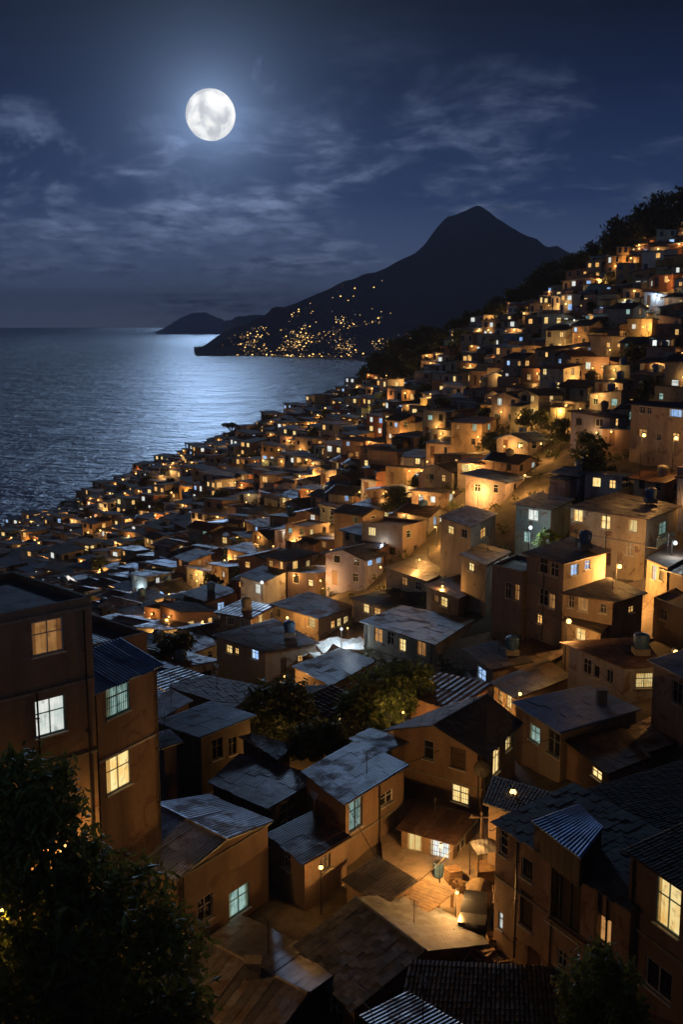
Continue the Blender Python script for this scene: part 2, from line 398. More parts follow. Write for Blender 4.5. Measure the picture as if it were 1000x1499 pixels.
def build_terrain():
    mb = MB(); nu, ny = 180, 200
    us = np.linspace(-0.9, 0.9, nu); ls = np.linspace(math.log(12.2), math.log(755), ny)
    for l in ls:
        for u in us:
            y = math.exp(l); x = u * y
            mb.v.append((x, y, ground_z(x, y) + 0.25 * math.sin(x * 0.9 + y * 0.3) * math.sin(y * 0.7) - 0.2))
    for j in range(ny - 1):
        for i in range(nu - 1):
            k = j * nu + i; mb.f.append((k, k + 1, k + nu + 1, k + nu)); mb.t.append(0.5); mb.m.append(0)
    tag(mb.build('hillside', 'hillside_earth', smooth=True), 'dark earth hillside under the shanty town', None, None, 'structure')
build_terrain()

def build_sea():
    mb = MB(); mb.face([(-60000, -300, 0), (60000, -300, 0), (60000, 90000, 0), (-60000, 90000, 0)])
    tag(mb.build('sea', 'sea_water'), 'moonlit dark blue sea', None, None, 'structure')
build_sea()

def build_moon():
    D = 20000.0; r = D * 36.5 / F * math.cos(0.38)
    bpy.ops.mesh.primitive_uv_sphere_add(segments=64, ring_count=32, radius=180)
    o = bpy.context.object; o.name = 'moon'; o.data.name = 'moon'; o.data.materials.append(MATS['moon_surface'])
    for p in o.data.polygons: p.use_smooth = True
    o.location = Vector((0, 0, CAMZ)) + MOON_DIR * D; s = r / 180; o.scale = (s, s, s)
    tag(o, 'full white moon with faint grey patches high over the sea', 'moon')
build_moon()

# ------------------------------------------------------------------ far coast: hill terrain built from a ridge line at its real distance
def vnoise(n, seed):
    r = np.random.default_rng(seed); x = np.linspace(0, 1, n); o = np.zeros(n)
    for k in (5, 11, 23, 47, 95):
        o += np.interp(x, np.linspace(0, 1, k), r.normal(size=k)) / k ** 0.85
    return o
FAR_Y = 3300.0
def build_far_hill(name, ridge, yr, yfront, yback, label, seed, nx=150, rough=1.0):
    xs = [at(px, py, yr).x for px, py in ridge]; zs = [at(px, py, yr).z for px, py in ridge]
    X = np.linspace(xs[0], xs[-1], nx); Z = np.interp(X, xs, zs)
    Z = Z + np.clip(Z / 90, 0, 1) * (vnoise(nx, seed) * 6 * rough + np.interp(X, np.linspace(X[0], X[-1], 61), np.random.default_rng(seed).normal(size=61)) * 4.5 * rough)
    J = 26; H = np.zeros((J, nx)); YY = np.zeros((J, nx)); rr = np.random.default_rng(seed + 5)
    gul = np.array([vnoise(nx, seed + 20 + j) for j in range(8)])
    for j in range(J):
        t = j / (J - 1)                                        # 0 front shore, 0.62 ridge, 1 back
        for i in range(nx):
            z = max(Z[i], -5)
            if t <= 0.62:
                s = t / 0.62; hgt = z * (s ** 1.25) if z > 0 else z
                hgt += gul[int(s * 6.99)][i] * z * 0.12 * math.sin(math.pi * s)
                y = yfront + (yr - yfront) * s
            else:
                s = (t - 0.62) / 0.38; hgt = z * (1 - s) ** 0.8; y = yr + (yback - yr) * s
            H[j, i] = hgt - (3 if (j == 0 or j == J - 1) else 0); YY[j, i] = y
    mb = MB()
    for j in range(J):
        for i in range(nx): mb.v.append((X[i] * (YY[j, i] / yr), YY[j, i], H[j, i]))
    for j in range(J - 1):
        for i in range(nx - 1):
            k = j * nx + i; mb.f.append((k, k + 1, k + nx + 1, k + nx)); mb.t.append(.5); mb.m.append(0)
    tag(mb.build(name, 'forested_hill', smooth=True), label, None, None, 'structure')
    return X, Z
RIDGE = [(270, 522), (282, 517), (290, 512), (303, 503), (320, 489), (345, 475), (380, 461), (412, 448), (440, 436), (470, 421), (500, 408), (540, 395), (575, 384), (605, 366), (622, 352),
         (638, 330), (655, 314), (672, 304), (690, 297), (703, 294), (714, 298), (727, 311), (745, 325), (765, 336), (790, 346), (815, 355), (840, 362), (900, 380), (1000, 420), (1150, 470)]
build_far_hill('far_mountain', RIDGE, FAR_Y, 2850, 4300, 'dark peaked mountain across the bay with town lights on its lower slope', 3)
build_far_hill('distant_headland', [(325, 471), (350, 462), (385, 458), (420, 452), (470, 460), (520, 470), (600, 470), (700, 474)], 7000, 6300, 8200, 'hazy low ridge behind the headland', 9, 80)
build_far_hill('island', [(228, 484), (236, 482), (250, 474), (265, 464), (280, 457), (292, 455), (305, 458), (318, 465), (330, 467), (350, 472), (372, 480), (380, 484)], 12000, 11500, 12900,
               'small hump shaped island on the horizon', 31, 70, 1.5)

def build_far_town():
    """the lit town at the foot of the mountain: far more houses than one can count"""
    mb = MB(); r = random.Random(5)
    rx = [p[0] for p in RIDGE]; ry = [p[1] for p in RIDGE]
    pts = []
    while len(pts) < 1000:
        px = r.gauss(465, 74) if r.random() < 0.8 else r.uniform(330, 560)
        if px < 320 or px > 640: continue
        py = 522 - abs(r.gauss(0, 1)) * 34 - (8 if r.random() < .5 else 0)
        top = np.interp(px, rx, ry)
        if py < top + 14 or py > 520: continue
        if math.sin(px * .09) + math.sin(py * .21 + px * .05) + r.uniform(-1, 1) < -.4: continue
        pts.append((px, py))
    for px in np.arange(395, 560, 2.6): pts.append((px + r.uniform(-1, 1), 521 + (px - 400) * .018 + r.uniform(-1.5, 1)))
    for px, py in pts:
        base = on_plane(px, 524, 0.0); crest = at(px, float(np.interp(px, rx, ry)), FAR_Y)
        # walk the line of sight till it meets the slope
        v = ray(px, py); y = 2840.0
        while y < 3300:
            z = CAMZ + v.z / v.y * y; s = min(max((y - 2850) / (FAR_Y - 2850), 0), 1)
            if z <= max(crest.z, 0) * s ** 1.25 + 1: break
            y += 12
        p = at(px, py, y - 4); w = r.uniform(5, 9)
        mb.box((p.x, p.y + 4, p.z), (w, 7, r.uniform(5, 8)), mi=0)
        big = r.random() < .16
        ww, hh = (r.uniform(2.6, 3.6), r.uniform(2.0, 2.8)) if big else (r.uniform(.9, 1.8), r.uniform(.9, 1.5))
        mb.box((p.x, p.y + .4, p.z), (ww, .5, hh), mi=(3 if big or r.random() < .5 else 1) if r.random() < .92 else 2)
    o = mb.build('far_town', ['concrete', 'lit_warm', 'lit_white', 'sodium_bulb'])
    tag(o, 'mass of tiny lit houses at the foot of the mountain across the bay', 'far town', None, 'stuff')
build_far_town()

# ------------------------------------------------------------------ houses
def bil(c, s, t): return (c[0] * (1 - s) + c[1] * s) * (1 - t) + (c[3] * (1 - s) + c[2] * s) * t

STYLE = {  # sheet width, sheet length, ribs per sheet, rib height, segments per rib, lift, gap
    'tin': (0.95, 2.3, 4, 0.035, 2, 0.018, 0.0), 'tin_far': (1.6, 3.0, 3, 0.05, 2, 0.04, 0.0), 'plank': (0.5, 6.0, 0, 0, 1, 0.03, 0.035),
    'tile': (0.22, 0.38, 1, 0.05, 3, 0.035, 0.0), 'tile_far': (0.6, 0.8, 1, 0.07, 2, 0.06, 0.0), 'slate': (0.45, 0.55, 0, 0, 1, 0.015, 0.012), 'slab': (50, 50, 0, 0, 1, 0.0, 0.0)}
def roof_patch(mb, e0, e1, r1, r0, style, rnd):
    """e0-e1 eave, r0-r1 ridge (same direction); ribs run from eave to ridge"""
    sw, sl, ribs, amp, seg, lift, gap = STYLE[style]
    La = ((e1 - e0).length + (r1 - r0).length) / 2; Lb = ((r0 - e0).length + (r1 - e1).length) / 2
    na = max(1, round(La / sw)); nb = max(1, math.ceil(Lb / sl))
    nrm = (e1 - e0).cross(r0 - e0).normalized()
    if nrm.z < 0: nrm = -nrm
    P = lambda a, b: (e0 * (1 - a) + e1 * a) * (1 - b) + (r0 * (1 - a) + r1 * a) * b
    for i in range(na):
        ph = (rnd.uniform(0, .5) if style == 'tin' else (i % 2) * .5 if style == 'slate' else 0) if nb > 1 else 0
        for j in range(nb):
            a0, a1 = i / na, (i + 1) / na
            b0 = max(0, (j - ph) / nb) if j else (-rnd.uniform(0, .16) / Lb if style in ('tin', 'tin_far', 'plank', 'slate') else 0.0); b1 = min(1.0, (j + 1 - ph) / nb) if j < nb - 1 else 1.0
            if b1 - b0 < 1e-4: continue
            b1x = min(1.0, b1 + (0.06 / Lb if j < nb - 1 else 0))
            g = gap / La / 2; a0 += g; a1 -= g
            tint = rnd.random(); dz = rnd.uniform(-.014, .014) * (1.6 if style in ('plank', 'slate') else 1.2)
            tilt = rnd.uniform(-.012, .012)
            K = max(1, ribs * seg); lo = []; hi = []
            for k in range(K + 1):
                a = a0 + (a1 - a0) * k / K
                w = amp * (0.5 - 0.5 * math.cos(2 * math.pi * ribs * k / K)) if ribs else 0
                if seg == 2 and ribs: w = amp if k % 2 else 0
                e = dz + tilt * (k / K - .5)
                lo.append(P(a, b0) + nrm * (w + e + lift + 0.02)); hi.append(P(a, b1x) + nrm * (w + e + 0.02))
            for k in range(K): mb.face((lo[k], lo[k + 1], hi[k + 1], hi[k]), tint)
            for k in range(K):                                  # front lip of the sheet
                mb.face((lo[k] - nrm * (lift + .02), lo[k + 1] - nrm * (lift + .02), lo[k + 1], lo[k]), tint * .8)
    th = nrm * 0.07                                              # solid deck under the sheets
    top = [e0, e1, r1, r0]; bot = [p - th for p in top]
    mb.face(bot[::-1], .3)
    mb.face([p - nrm * .012 for p in top], .2)
    for k in range(4): mb.face((bot[k], bot[(k + 1) % 4], top[(k + 1) % 4], top[k]), .3)

FRAME_OF = {'lit_warm': 'window_frame_dark', 'lit_yellow': 'window_frame_pale', 'lit_white': 'window_frame_pale', 'lit_teal': 'window_frame_teal', 'lit_blue': 'window_frame_pale',
            'lit_dim': 'window_frame_dark', 'dark_glass': 'window_frame_pale', 'shutter_wood': 'window_frame_dark'}

def window_part(root, base, o, T, N, w, h, kind, detail=2, mull=(1, 1), frame=None, sill=True, dep=0.13):
    """o = lower left corner of the opening on the wall's outer face; frame > pane, sill"""
    Z = Vector((0, 0, 1)); fm = frame or FRAME_OF[kind]; mb = MB(); b = 0.06 if detail > 1 else 0.09
    ax = (T, N, Z); c = o + T * w / 2 + Z * h / 2 - N * (dep - .055); d = .07
    mb.box(c - T * (w / 2 - b / 2), (b, d, h), ax); mb.box(c + T * (w / 2 - b / 2), (b, d, h), ax)
    mb.box(c - Z * (h / 2 - b / 2), (w - 2 * b, d, b), ax); mb.box(c + Z * (h / 2 - b / 2), (w - 2 * b, d, b), ax)
    m = b * .75
    for i in range(mull[0]): mb.box(c + T * (w * ((i + 1) / (mull[0] + 1) - .5)), (m, d * .8, h - 2 * b), ax)
    for i in range(mull[1]): mb.box(c + Z * (h * (.62 if mull[1] == 1 else (i + 1) / (mull[1] + 1)) - h / 2), (w - 2 * b, d * .7, m), ax)
    f = mb.build('window', fm, root, base)
    p = MB(); q = o - N * (dep + .005); p.face((q, q + T * w, q + T * w + Z * h, q + Z * h))
    p.build('pane', kind, f, base)
    q0 = o - N * (dep - .02); seedv = int(abs(o.x * 131 + o.y * 71 + o.z * 37)) % 97
    if detail > 1 and kind.startswith('lit') and w > .55 and seedv % 5 < 4:
        for side in ((0, .10 + .03 * (seedv % 3)), (1 - .10 - .03 * (seedv % 4), 1)) if seedv % 3 else ((0, .16 + .015 * (seedv % 7)),):
            n = 7; cm = MB()
            for i in range(n):
                a0, a1 = [w * (side[0] + (side[1] - side[0]) * t / n) for t in (i, i + 1)]; d0, d1 = [.015 * math.sin(t * 1.9 + seedv) for t in (i, i + 1)]
                cm.face((q0 + T * a0 + N * d0, q0 + T * a1 + N * d1, q0 + T * a1 + N * d1 + Z * h, q0 + T * a0 + N * d0 + Z * h))
            cm.build('curtain', 'curtain_cloth', f, base)
    if detail > 1 and seedv % 4 == 0:
        gm = MB()
        for i in range(int(w / .14)): gm.box(o + T * (w * (i + .5) / int(w / .14)) + Z * h / 2 + N * .02, (.018, .018, h), ax)
        gm.box(o + T * w / 2 + Z * h * .33 + N * .02, (w, .018, .02), ax); gm.box(o + T * w / 2 + Z * h * .67 + N * .02, (w, .018, .02), ax); gm.build('grille', 'dark_metal', f, base)
    if sill and detail > 1:
        s = MB(); s.box(o + T * w / 2 - Z * .045 + N * .05, (w + .16, .16, .07), ax); s.build('sill', 'pale_trim' if detail > 2 else 'concrete', f, base)
    return f

def wall_mesh(mb, p0, p1, zb, z0, z1, holes, apex=None, rev=.14):
    T = Vector((p1.x - p0.x, p1.y - p0.y, 0)); L = T.length; T.normalize(); N = Vector((T.y, -T.x, 0))
    zm = min(z0, z1); pt = lambda u, z, k=0.0: Vector((p0.x, p0.y, 0)) + T * u + N * k + Vector((0, 0, z))
    US_ = sorted({0.0, L, *[h[0] for h in holes], *[h[1] for h in holes]}); ZS = sorted({zb, zm, *[h[2] for h in holes], *[h[3] for h in holes]})
    for u0, u1 in zip(US_, US_[1:]):
        for a, b in zip(ZS, ZS[1:]):
            um, zc = (u0 + u1) / 2, (a + b) / 2
            if any(h[0] < um < h[1] and h[2] < zc < h[3] for h in holes): continue
            mb.face((pt(u0, a), pt(u1, a), pt(u1, b), pt(u0, b)))
    if apex is not None: mb.face((pt(0, zm), pt(L, zm), pt(L, z1), pt(L / 2, apex), pt(0, z0)) if abs(z0 - z1) > .01 else (pt(0, zm), pt(L, zm), pt(L / 2, apex)))
    elif abs(z0 - z1) > .01: mb.face((pt(0, zm), pt(L, zm), pt(L, z1)) if z1 > z0 else (pt(0, zm), pt(L, zm), pt(0, z0)))
    for u0, u1, a, b in holes:
        for q in (((u0, a), (u1, a)), ((u1, a), (u1, b)), ((u1, b), (u0, b)), ((u0, b), (u0, a))):
            mb.face((pt(*q[0]), pt(*q[1]), pt(*q[1], -rev), pt(*q[0], -rev)))
    return T, N, L

HOUSES = []        # dicts: root, footprint, attributes for the labels
def house(name, corners, zg, color, roof, wins=(), wall_mat='stained_plaster', doors=(), detail=2, label=None, plinth=3.0, cat='house', group='houses of the hillside town', rnd=R):
    """corners: A left, B near, C right, D back (eave heights in z); roof: dict; wins: (wall, u0, u1, z0, z1, kind[, opts])"""
    lum = .3 * color[0] + .6 * color[1] + .1 * color[2]; color = tuple((x * .66 + lum * .34) * .85 for x in color[:3])
    c = [Vector(p) for p in corners]; mid = (c[0] + c[1] + c[2] + c[3]) / 4
    base = Vector((mid.x, mid.y, zg)); root = empty(name, base)
    typ = roof.get('type', 'shed'); h = roof.get('h', 0.8); over = roof.get('over', .35); mb = MB(); frames = []
    parapet = roof.get('parapet', 0)
    for k in range(4):
        a, b = c[k], c[(k + 1) % 4]; L = Vector((b.x - a.x, b.y - a.y, 0)).length; zt = min(a.z, b.z)
        hs = []; ws = []
        for w in list(wins) + list(doors):
            if w[0] != k: continue
            u0, u1, z0, z1 = max(w[1], .12), min(w[2], L - .12), max(w[3], zg + .05), min(w[4], zt - .1)
            if u1 - u0 < .25 or z1 - z0 < .3: continue
            if any(u0 < q[1] + .05 and u1 > q[0] - .05 and z0 < q[3] + .05 and z1 > q[2] - .05 for q in hs): continue
            hs.append((u0, u1, z0, z1)); ws.append(w)
        apex = None
        if typ == 'gable_ab' and k in (1, 3): apex = (a.z + b.z) / 2 + h
        if typ == 'gable_bc' and k in (0, 2): apex = (a.z + b.z) / 2 + h
        z0_, z1_ = a.z + parapet, b.z + parapet
        T, N, L = wall_mesh(mb, a, b, zg - plinth, z0_, z1_, hs, apex)
        for (u0, u1, zz0, zz1), w in zip(hs, ws): frames.append((Vector((a.x, a.y, zz0)) + T * u0, T, N, u1 - u0, zz1 - zz0, w))
        if parapet:                                             # inner face and coping
            q = lambda u, z, kk: Vector((a.x, a.y, 0)) + T * u + N * kk + Vector((0, 0, z))
            mb.face((q(L, z1_ - parapet, -.18), q(0, z0_ - parapet, -.18), q(0, z0_, -.18), q(L, z1_, -.18)))
            mb.face((q(0, z0_, 0), q(L, z1_, 0), q(L, z1_, -.18), q(0, z0_, -.18)))
    wall = mb.build('wall', wall_mat, root, base, color)
    for o, T, N, w, hh, spec in frames:
        opts = spec[6] if len(spec) > 6 else {}
        if spec[5] == 'door':
            d = MB(); d.box(o + T * w / 2 + Vector((0, 0, hh / 2)) - N * .09, (w, .06, hh), (T, N, Vector((0, 0, 1))))
            d.box(o + T * w * .5 + Vector((0, 0, hh * .7)) - N * .05, (w * .6, .03, hh * .3), (T, N, Vector((0, 0, 1))))
            dr = d.build('door', 'door_wood', root, base)
            if detail > 1:
                hd = MB(); hd.box(o + T * w * .85 + Vector((0, 0, hh * .48)) - N * .04, (.05, .07, .12), (T, N, Vector((0, 0, 1)))); hd.build('handle', 'chrome', dr, base)
        else: window_part(root, base, o, T, N, w, hh, spec[5], detail, **(opts or (dict(mull=rnd.choice(((1, 0), (1, 1), (0, 0), (2, 0), (0, 1))), frame=rnd.choice((None, None, 'window_frame_dark', 'window_frame_teal'))) if detail == 1 else {})))
    lens = [(c[1] - c[0]).length, (c[2] - c[1]).length]; es, et = over / lens[0], over / lens[1]
    st = roof.get('style', 'tin'); rm = roof.get('mat', 'corrugated_tin'); rc = roof.get('color', (.2, .2, .22)); rb = MB()
    rise = Vector((0, 0, .02)); Pf = lambda s, t: bil(c, s, t) + rise
    if typ == 'shed':
        if roof.get('ribs', 'bc') == 'bc': roof_patch(rb, Pf(-es, -et), Pf(1 + es, -et), Pf(1 + es, 1 + et), Pf(-es, 1 + et), st, rnd)
        else: roof_patch(rb, Pf(-es, -et), Pf(-es, 1 + et), Pf(1 + es, 1 + et), Pf(1 + es, -et), st, rnd)
    elif typ == 'flat':
        e1, e2 = -.02 / lens[0], -.02 / lens[1]
        if parapet: e1, e2 = .19 / lens[0], .19 / lens[1]
        else: e1, e2 = -over / lens[0], -over / lens[1]
        roof_patch(rb, Pf(e1, e2), Pf(1 - e1, e2), Pf(1 - e1, 1 - e2), Pf(e1, 1 - e2), st, rnd)
    elif typ == 'gable_ab':
        hz = Vector((0, 0, h)); drop = Vector((0, 0, h * 2 * et)); r0, r1 = Pf(-es, .5) + hz, Pf(1 + es, .5) + hz
        roof_patch(rb, Pf(-es, -et) - drop, Pf(1 + es, -et) - drop, r1, r0, st, rnd)
        roof_patch(rb, Pf(1 + es, 1 + et) - drop, Pf(-es, 1 + et) - drop, r0, r1, st, rnd)
        rb.tube([r0 + rise * 2, r1 + rise * 2], .09, 6, .7)
    elif typ == 'gable_bc':
        hz = Vector((0, 0, h)); drop = Vector((0, 0, h * 2 * es)); r0, r1 = Pf(.5, -et) + hz, Pf(.5, 1 + et) + hz
        roof_patch(rb, Pf(-es, 1 + et) - drop, Pf(-es, -et) - drop, r0, r1, st, rnd)
        roof_patch(rb, Pf(1 + es, -et) - drop, Pf(1 + es, 1 + et) - drop, r1, r0, st, rnd)
        rb.tube([r0 + rise * 2, r1 + rise * 2], .09, 6, .7)
    rf = rb.build('roof', rm, root, base, rc)
    ch = roof.get('chimney')
    if ch:
        p = Pf(ch[0], ch[1]) + Vector((0, 0, h * .4 if 'gable' in typ else 0)); cb = MB(); cb.box(p + Vector((0, 0, .45)), (.7, .6, 1.3)); cb.box(p + Vector((0, 0, 1.13)), (.86, .76, .1))
        cb.build('chimney', 'concrete', rf, base)
    if label: tag(root, label, cat, group)
    HOUSES.append(dict(root=root, wins=[(w[0], w[5]) for *_, w in frames], poly=[(p.x, p.y) for p in c], mid=mid, corners=c, zg=zg, label=label))
    return root

def hero_corners(Y, A, B, C=None, D=None, depth=None, dz=(0, 0, 0, 0)):
    """photo pixels of the eave corners, B at distance Y; a missing C is built square to AB"""
    b = at(B[0], B[1], Y); z = b.z - dz[1]
    a = on_plane(A[0], A[1], z + dz[0])
    if C is not None:
        cc = on_plane(C[0], C[1], z + dz[2])
        if depth: v = Vector((cc.x - b.x, cc.y - b.y, 0)); cc = b + v.normalized() * depth; cc.z = z + dz[2]
    else:
        T = Vector((b.x - a.x, b.y - a.y, 0)).normalized(); N = Vector((T.y, -T.x, 0)); cc = b - N * depth; cc.z = z + dz[2]
    if D is not None: d = on_plane(D[0], D[1], z + dz[3])
    else: d = Vector((a.x + cc.x - b.x, a.y + cc.y - b.y, z + dz[3]))
    return [a, b, cc, d]
def px_wins(c, specs):
    """windows given as photo pixels: (wall, px centre, py centre, width px, height px, kind[, opts]) -> metres on that wall"""
    out = []
    for s in specs:
        k = s[0]; a, b = c[k], c[(k + 1) % 4]; T = Vector((b.x - a.x, b.y - a.y, 0)); L = T.length; T.normalize(); N = Vector((T.y, -T.x, 0))
        def uz(px, py):
            v = ray(px, py); o = Vector((0, 0, CAMZ)); t = (Vector((a.x, a.y, 0)) - o).dot(N) / v.dot(N); p = o + v * t
            return (p - Vector((a.x, a.y, 0))).dot(T), p.z
        u0, _ = uz(s[1] - s[3] / 2, s[2]); u1, _ = uz(s[1] + s[3] / 2, s[2]); _, z1 = uz(s[1], s[2] - s[4] / 2); _, z0 = uz(s[1], s[2] + s[4] / 2)
        u0, u1 = min(u0, u1), max(u0, u1); out.append((k, u0, u1, z0, z1, *s[5:]))
    return out
HERO_CHECK = []
def hero(name, label, geo, zg, color, roof, wins=(), **kw):
    c = hero_corners(**geo)
    u, v = c[0] - c[1], c[2] - c[1]
    HERO_CHECK.append((name, round(u.length, 1), round(v.length, 1), round(math.degrees(u.xy.angle(v.xy))), [tuple(round(x, 1) for x in p) for p in c], zg))
    return house(name, c, zg, color, roof, px_wins(c, wins), label=label, detail=kw.pop('detail', 3), **kw), c

# ------------------------------------------------------------------ the houses one can tell apart (photo pixels -> their place on the hill)
TIN = (.30, .32, .36); BLUE = (.12, .25, .50); RUST = (.16, .085, .05); DARK = (.085, .08, .078); SLATE = (.14, .14, .155); BROWN = (.13, .08, .055)
BEIGE = (.42, .33, .23); OCHRE = (.40, .24, .11); CREAM = (.5, .43, .32); GREY = (.32, .31, .31); WHITE = (.55, .55, .55); CLAY = (.30, .15, .075); TEALW = (.30, .43, .40); WOODC = (.16, .095, .055)
S = lambda color, style='tin', typ='shed', mat=None, **k: dict(color=color, style=style, type=typ, mat=mat or {'tin': 'corrugated_tin', 'tin_far': 'corrugated_tin', 'tile': 'roof_tile', 'tile_far': 'roof_tile', 'slab': 'roof_slab', 'plank': 'corrugated_tin', 'slate': 'roof_tile'}[style], **k)

# left edge: the tall block and its annexes
hero('apartment_block', 'tall brown block at the left edge, dim orange window above a bright white one',
     dict(Y=50, A=(-70, 924), B=(133, 884), depth=7.5), 46, (.30, .185, .095), S((.17, .17, .18), 'slab', 'flat', parapet=.35),
     [(0, 69, 932, 47, 50, 'lit_dim', dict(mull=(1, 1), frame='window_frame_pale')), (0, 73, 1048, 45, 54, 'lit_white', dict(mull=(1, 1), frame='window_frame_teal'))], cat='apartment block')
hero('annex', 'ochre annex of the tall block, blue tin roof over a greenish and a yellow window',
     dict(Y=55.2, A=(128, 1014), B=(229, 972), depth=2.4, dz=(0, 0, .85, .85)), 46, (.38, .215, .095), S(BLUE, over=.3, mat='painted_roof'),
     [(0, 172, 1023, 35, 46, 'lit_teal', dict(mull=(1, 1), frame='window_frame_teal')), (0, 173, 1130, 36, 52, 'lit_yellow', dict(mull=(1, 1)))], cat='house')
hero('rooftop_house', 'low ochre room with parapet and ribbed dark roof right behind the tall block',
     dict(Y=58.6, A=(120, 962), B=(215, 938), depth=6, dz=(0, 0, .1, .1)), 47, (.34, .2, .1), S((.2, .2, .22), 'tin', 'flat', parapet=.5), cat='house')

# below and right of the block
hero('wooden_shack', 'dark timber shack with a bluish tin shed roof right of the ochre annex', dict(Y=74, A=(238, 1057), B=(294, 1077), C=(366, 1048), dz=(0, 0, .2, .2)), 42.5, WOODC, S((.2, .23, .3)),
     [(1, 318, 1096, 16, 30, 'dark_glass', dict(frame='window_frame_dark')), (1, 340, 1092, 12, 26, 'dark_glass', dict(frame='window_frame_dark'))], wall_mat='weathered_boards')
hero('shack', 'low shack under a ragged grey slate roof above the bluish tin shed', dict(Y=88, A=(250, 1004), B=(342, 1033), C=(380, 1006), D=(302, 990)), 41, (.14, .1, .07), S(SLATE, 'slate'), [(1, 362, 1028, 8, 12, 'dark_glass')])
hero('shack', 'small shack with a pale silvery tin roof beside the ochre annex wall', dict(Y=80, A=(215, 1032), B=(236, 1049), C=(276, 1026), D=(250, 1012)), 42, (.2, .14, .1), S((.42, .44, .48)))
hero('porch_shed', 'tiny dark shed with a grey tin roof at the foot of the bluish tin shack', dict(Y=68, A=(226, 1078), B=(240, 1092), C=(258, 1086), dz=(0, 0, .1, .1)), 43, (.12, .09, .07), S((.3, .31, .34)))
hero('gable_house', 'house with a blue and silver ribbed tin gable roof half hidden by the big tree',
     dict(Y=52, A=(148, 1217), B=(258, 1284), C=(392, 1204), D=(303, 1166)), 43, (.27, .16, .09), S((.30, .36, .46), 'tin', 'gable_ab', h=.55, over=.25),
     [(1, 350, 1318, 30, 38, 'lit_teal', dict(mull=(1, 1), frame='window_frame_teal')), (1, 300, 1330, 22, 36, 'dark_glass')])
hero('plank_house', 'house with a grey plank roof and a block chimney at the bottom of the photo', dict(Y=44, A=(245, 1452), B=(388, 1536), C=(503, 1416), D=(352, 1342)), 40, (.12, .08, .05),
     S((.25, .25, .27), 'plank', 'gable_ab', h=.65, over=.1, chimney=(.55, .42)), [], wall_mat='weathered_boards')
hero('slate_house', 'house with a large bluish slate gable roof below the alley', dict(Y=47, A=(428, 1392), B=(519, 1472), C=(708, 1380), D=(610, 1310)), 39.5, (.2, .12, .06),
     S((.135, .15, .19), 'slate', 'gable_ab', h=1.25, over=.25), [(1, 585, 1462, 26, 30, 'dark_glass'), (0, 492, 1482, 18, 34, 'dark_glass')])
hero('tile_house', 'house with a wide black tiled roof at the bottom beside the small round tree', dict(Y=42.5, A=(570, 1562), B=(840, 1560), C=(822, 1419), D=(603, 1408), dz=(-.6, -.6, .5, .5)), 40, (.1, .07, .05),
     S((.085, .078, .075), 'tile', over=.1), [])
hero('tin_shed', 'tiny shed with pale rusty tin roof at the bottom between black tile and slate', dict(Y=40.5, A=(545, 1488), B=(606, 1535), C=(664, 1502), D=(597, 1461)), 40, (.12, .09, .07), S((.33, .31, .31)))

# centre
hero('house', 'dark house with rusty ribbed roof and a white framed window in its right wall', dict(Y=65, A=(312, 1145), B=(393, 1180), C=(462, 1138), D=(354, 1108)), 42, (.15, .095, .055), S((.19, .175, .175), 'tin'),
     [(1, 421, 1192, 22, 40, 'dark_glass', dict(mull=(1, 2))), (1, 425, 1240, 12, 26, 'lit_dim')], wall_mat='weathered_boards')
hero('house', 'tall brown house, slate grey tin roof, narrow teal lit window near its corner', dict(Y=62, A=(449, 1131), B=(506, 1173), C=(591, 1121), D=(525, 1087)), 42, (.26, .15, .075), S((.2, .21, .25), 'tin'),
     [(1, 521, 1190, 20, 46, 'lit_teal', dict(mull=(1, 1), frame='window_frame_dark')), (1, 566, 1168, 18, 18, 'dark_glass'), (0, 465, 1232, 10, 26, 'lit_teal'), (1, 560, 1285, 12, 38, 'door')])
hero('shack', 'low shack with grey tin roof wedged between the teal windowed and gabled houses', dict(Y=70, A=(520, 1082), B=(560, 1100), C=(592, 1086), D=(545, 1070)), 43, (.16, .1, .07), S((.2, .21, .25)))
hero('shack', 'low dark shack with a thin grey roof below the round garden trees', dict(Y=72, A=(356, 1080), B=(407, 1106), C=(424, 1092), D=(370, 1076)), 43, (.12, .08, .06), S(SLATE, 'slate'))
hero('gable_house', 'dark ochre house with black gable roof and a satellite dish on its corner', dict(Y=68, A=(577, 1066), B=(706, 1102), C=(756, 1056), D=(664, 1030)), 42.5, (.30, .17, .075),
     S((.095, .092, .1), 'slate', 'gable_bc', h=1.15, over=.45),
     [(0, 628, 1098, 15, 28, 'dark_glass', dict(mull=(0, 1))), (0, 671, 1110, 23, 30, 'shutter_wood', dict(mull=(0, 2))), (1, 727, 1112, 9, 40, 'lit_yellow', dict(mull=(1, 1))), (1, 745, 1084, 8, 26, 'lit_yellow'),
      (0, 674, 1163, 25, 26, 'lit_yellow', dict(mull=(1, 1), frame='window_frame_pale')), (0, 620, 1180, 12, 20, 'dark_glass')])
hero('shop', 'small shop with a brown tin roof and a glowing white front opening on the alley', dict(Y=62, A=(588, 1212), B=(664, 1232), C=(692, 1196), D=(612, 1182), dz=(0, 0, .3, .3)), 43, (.34, .2, .1), S(BROWN, 'tin', over=.3),
     [(0, 644, 1243, 30, 26, 'lit_white', dict(mull=(0, 0))), (0, 607, 1240, 22, 40, 'lit_yellow', dict(mull=(1, 0))), (1, 676, 1240, 12, 34, 'dark_glass')], cat='shop')

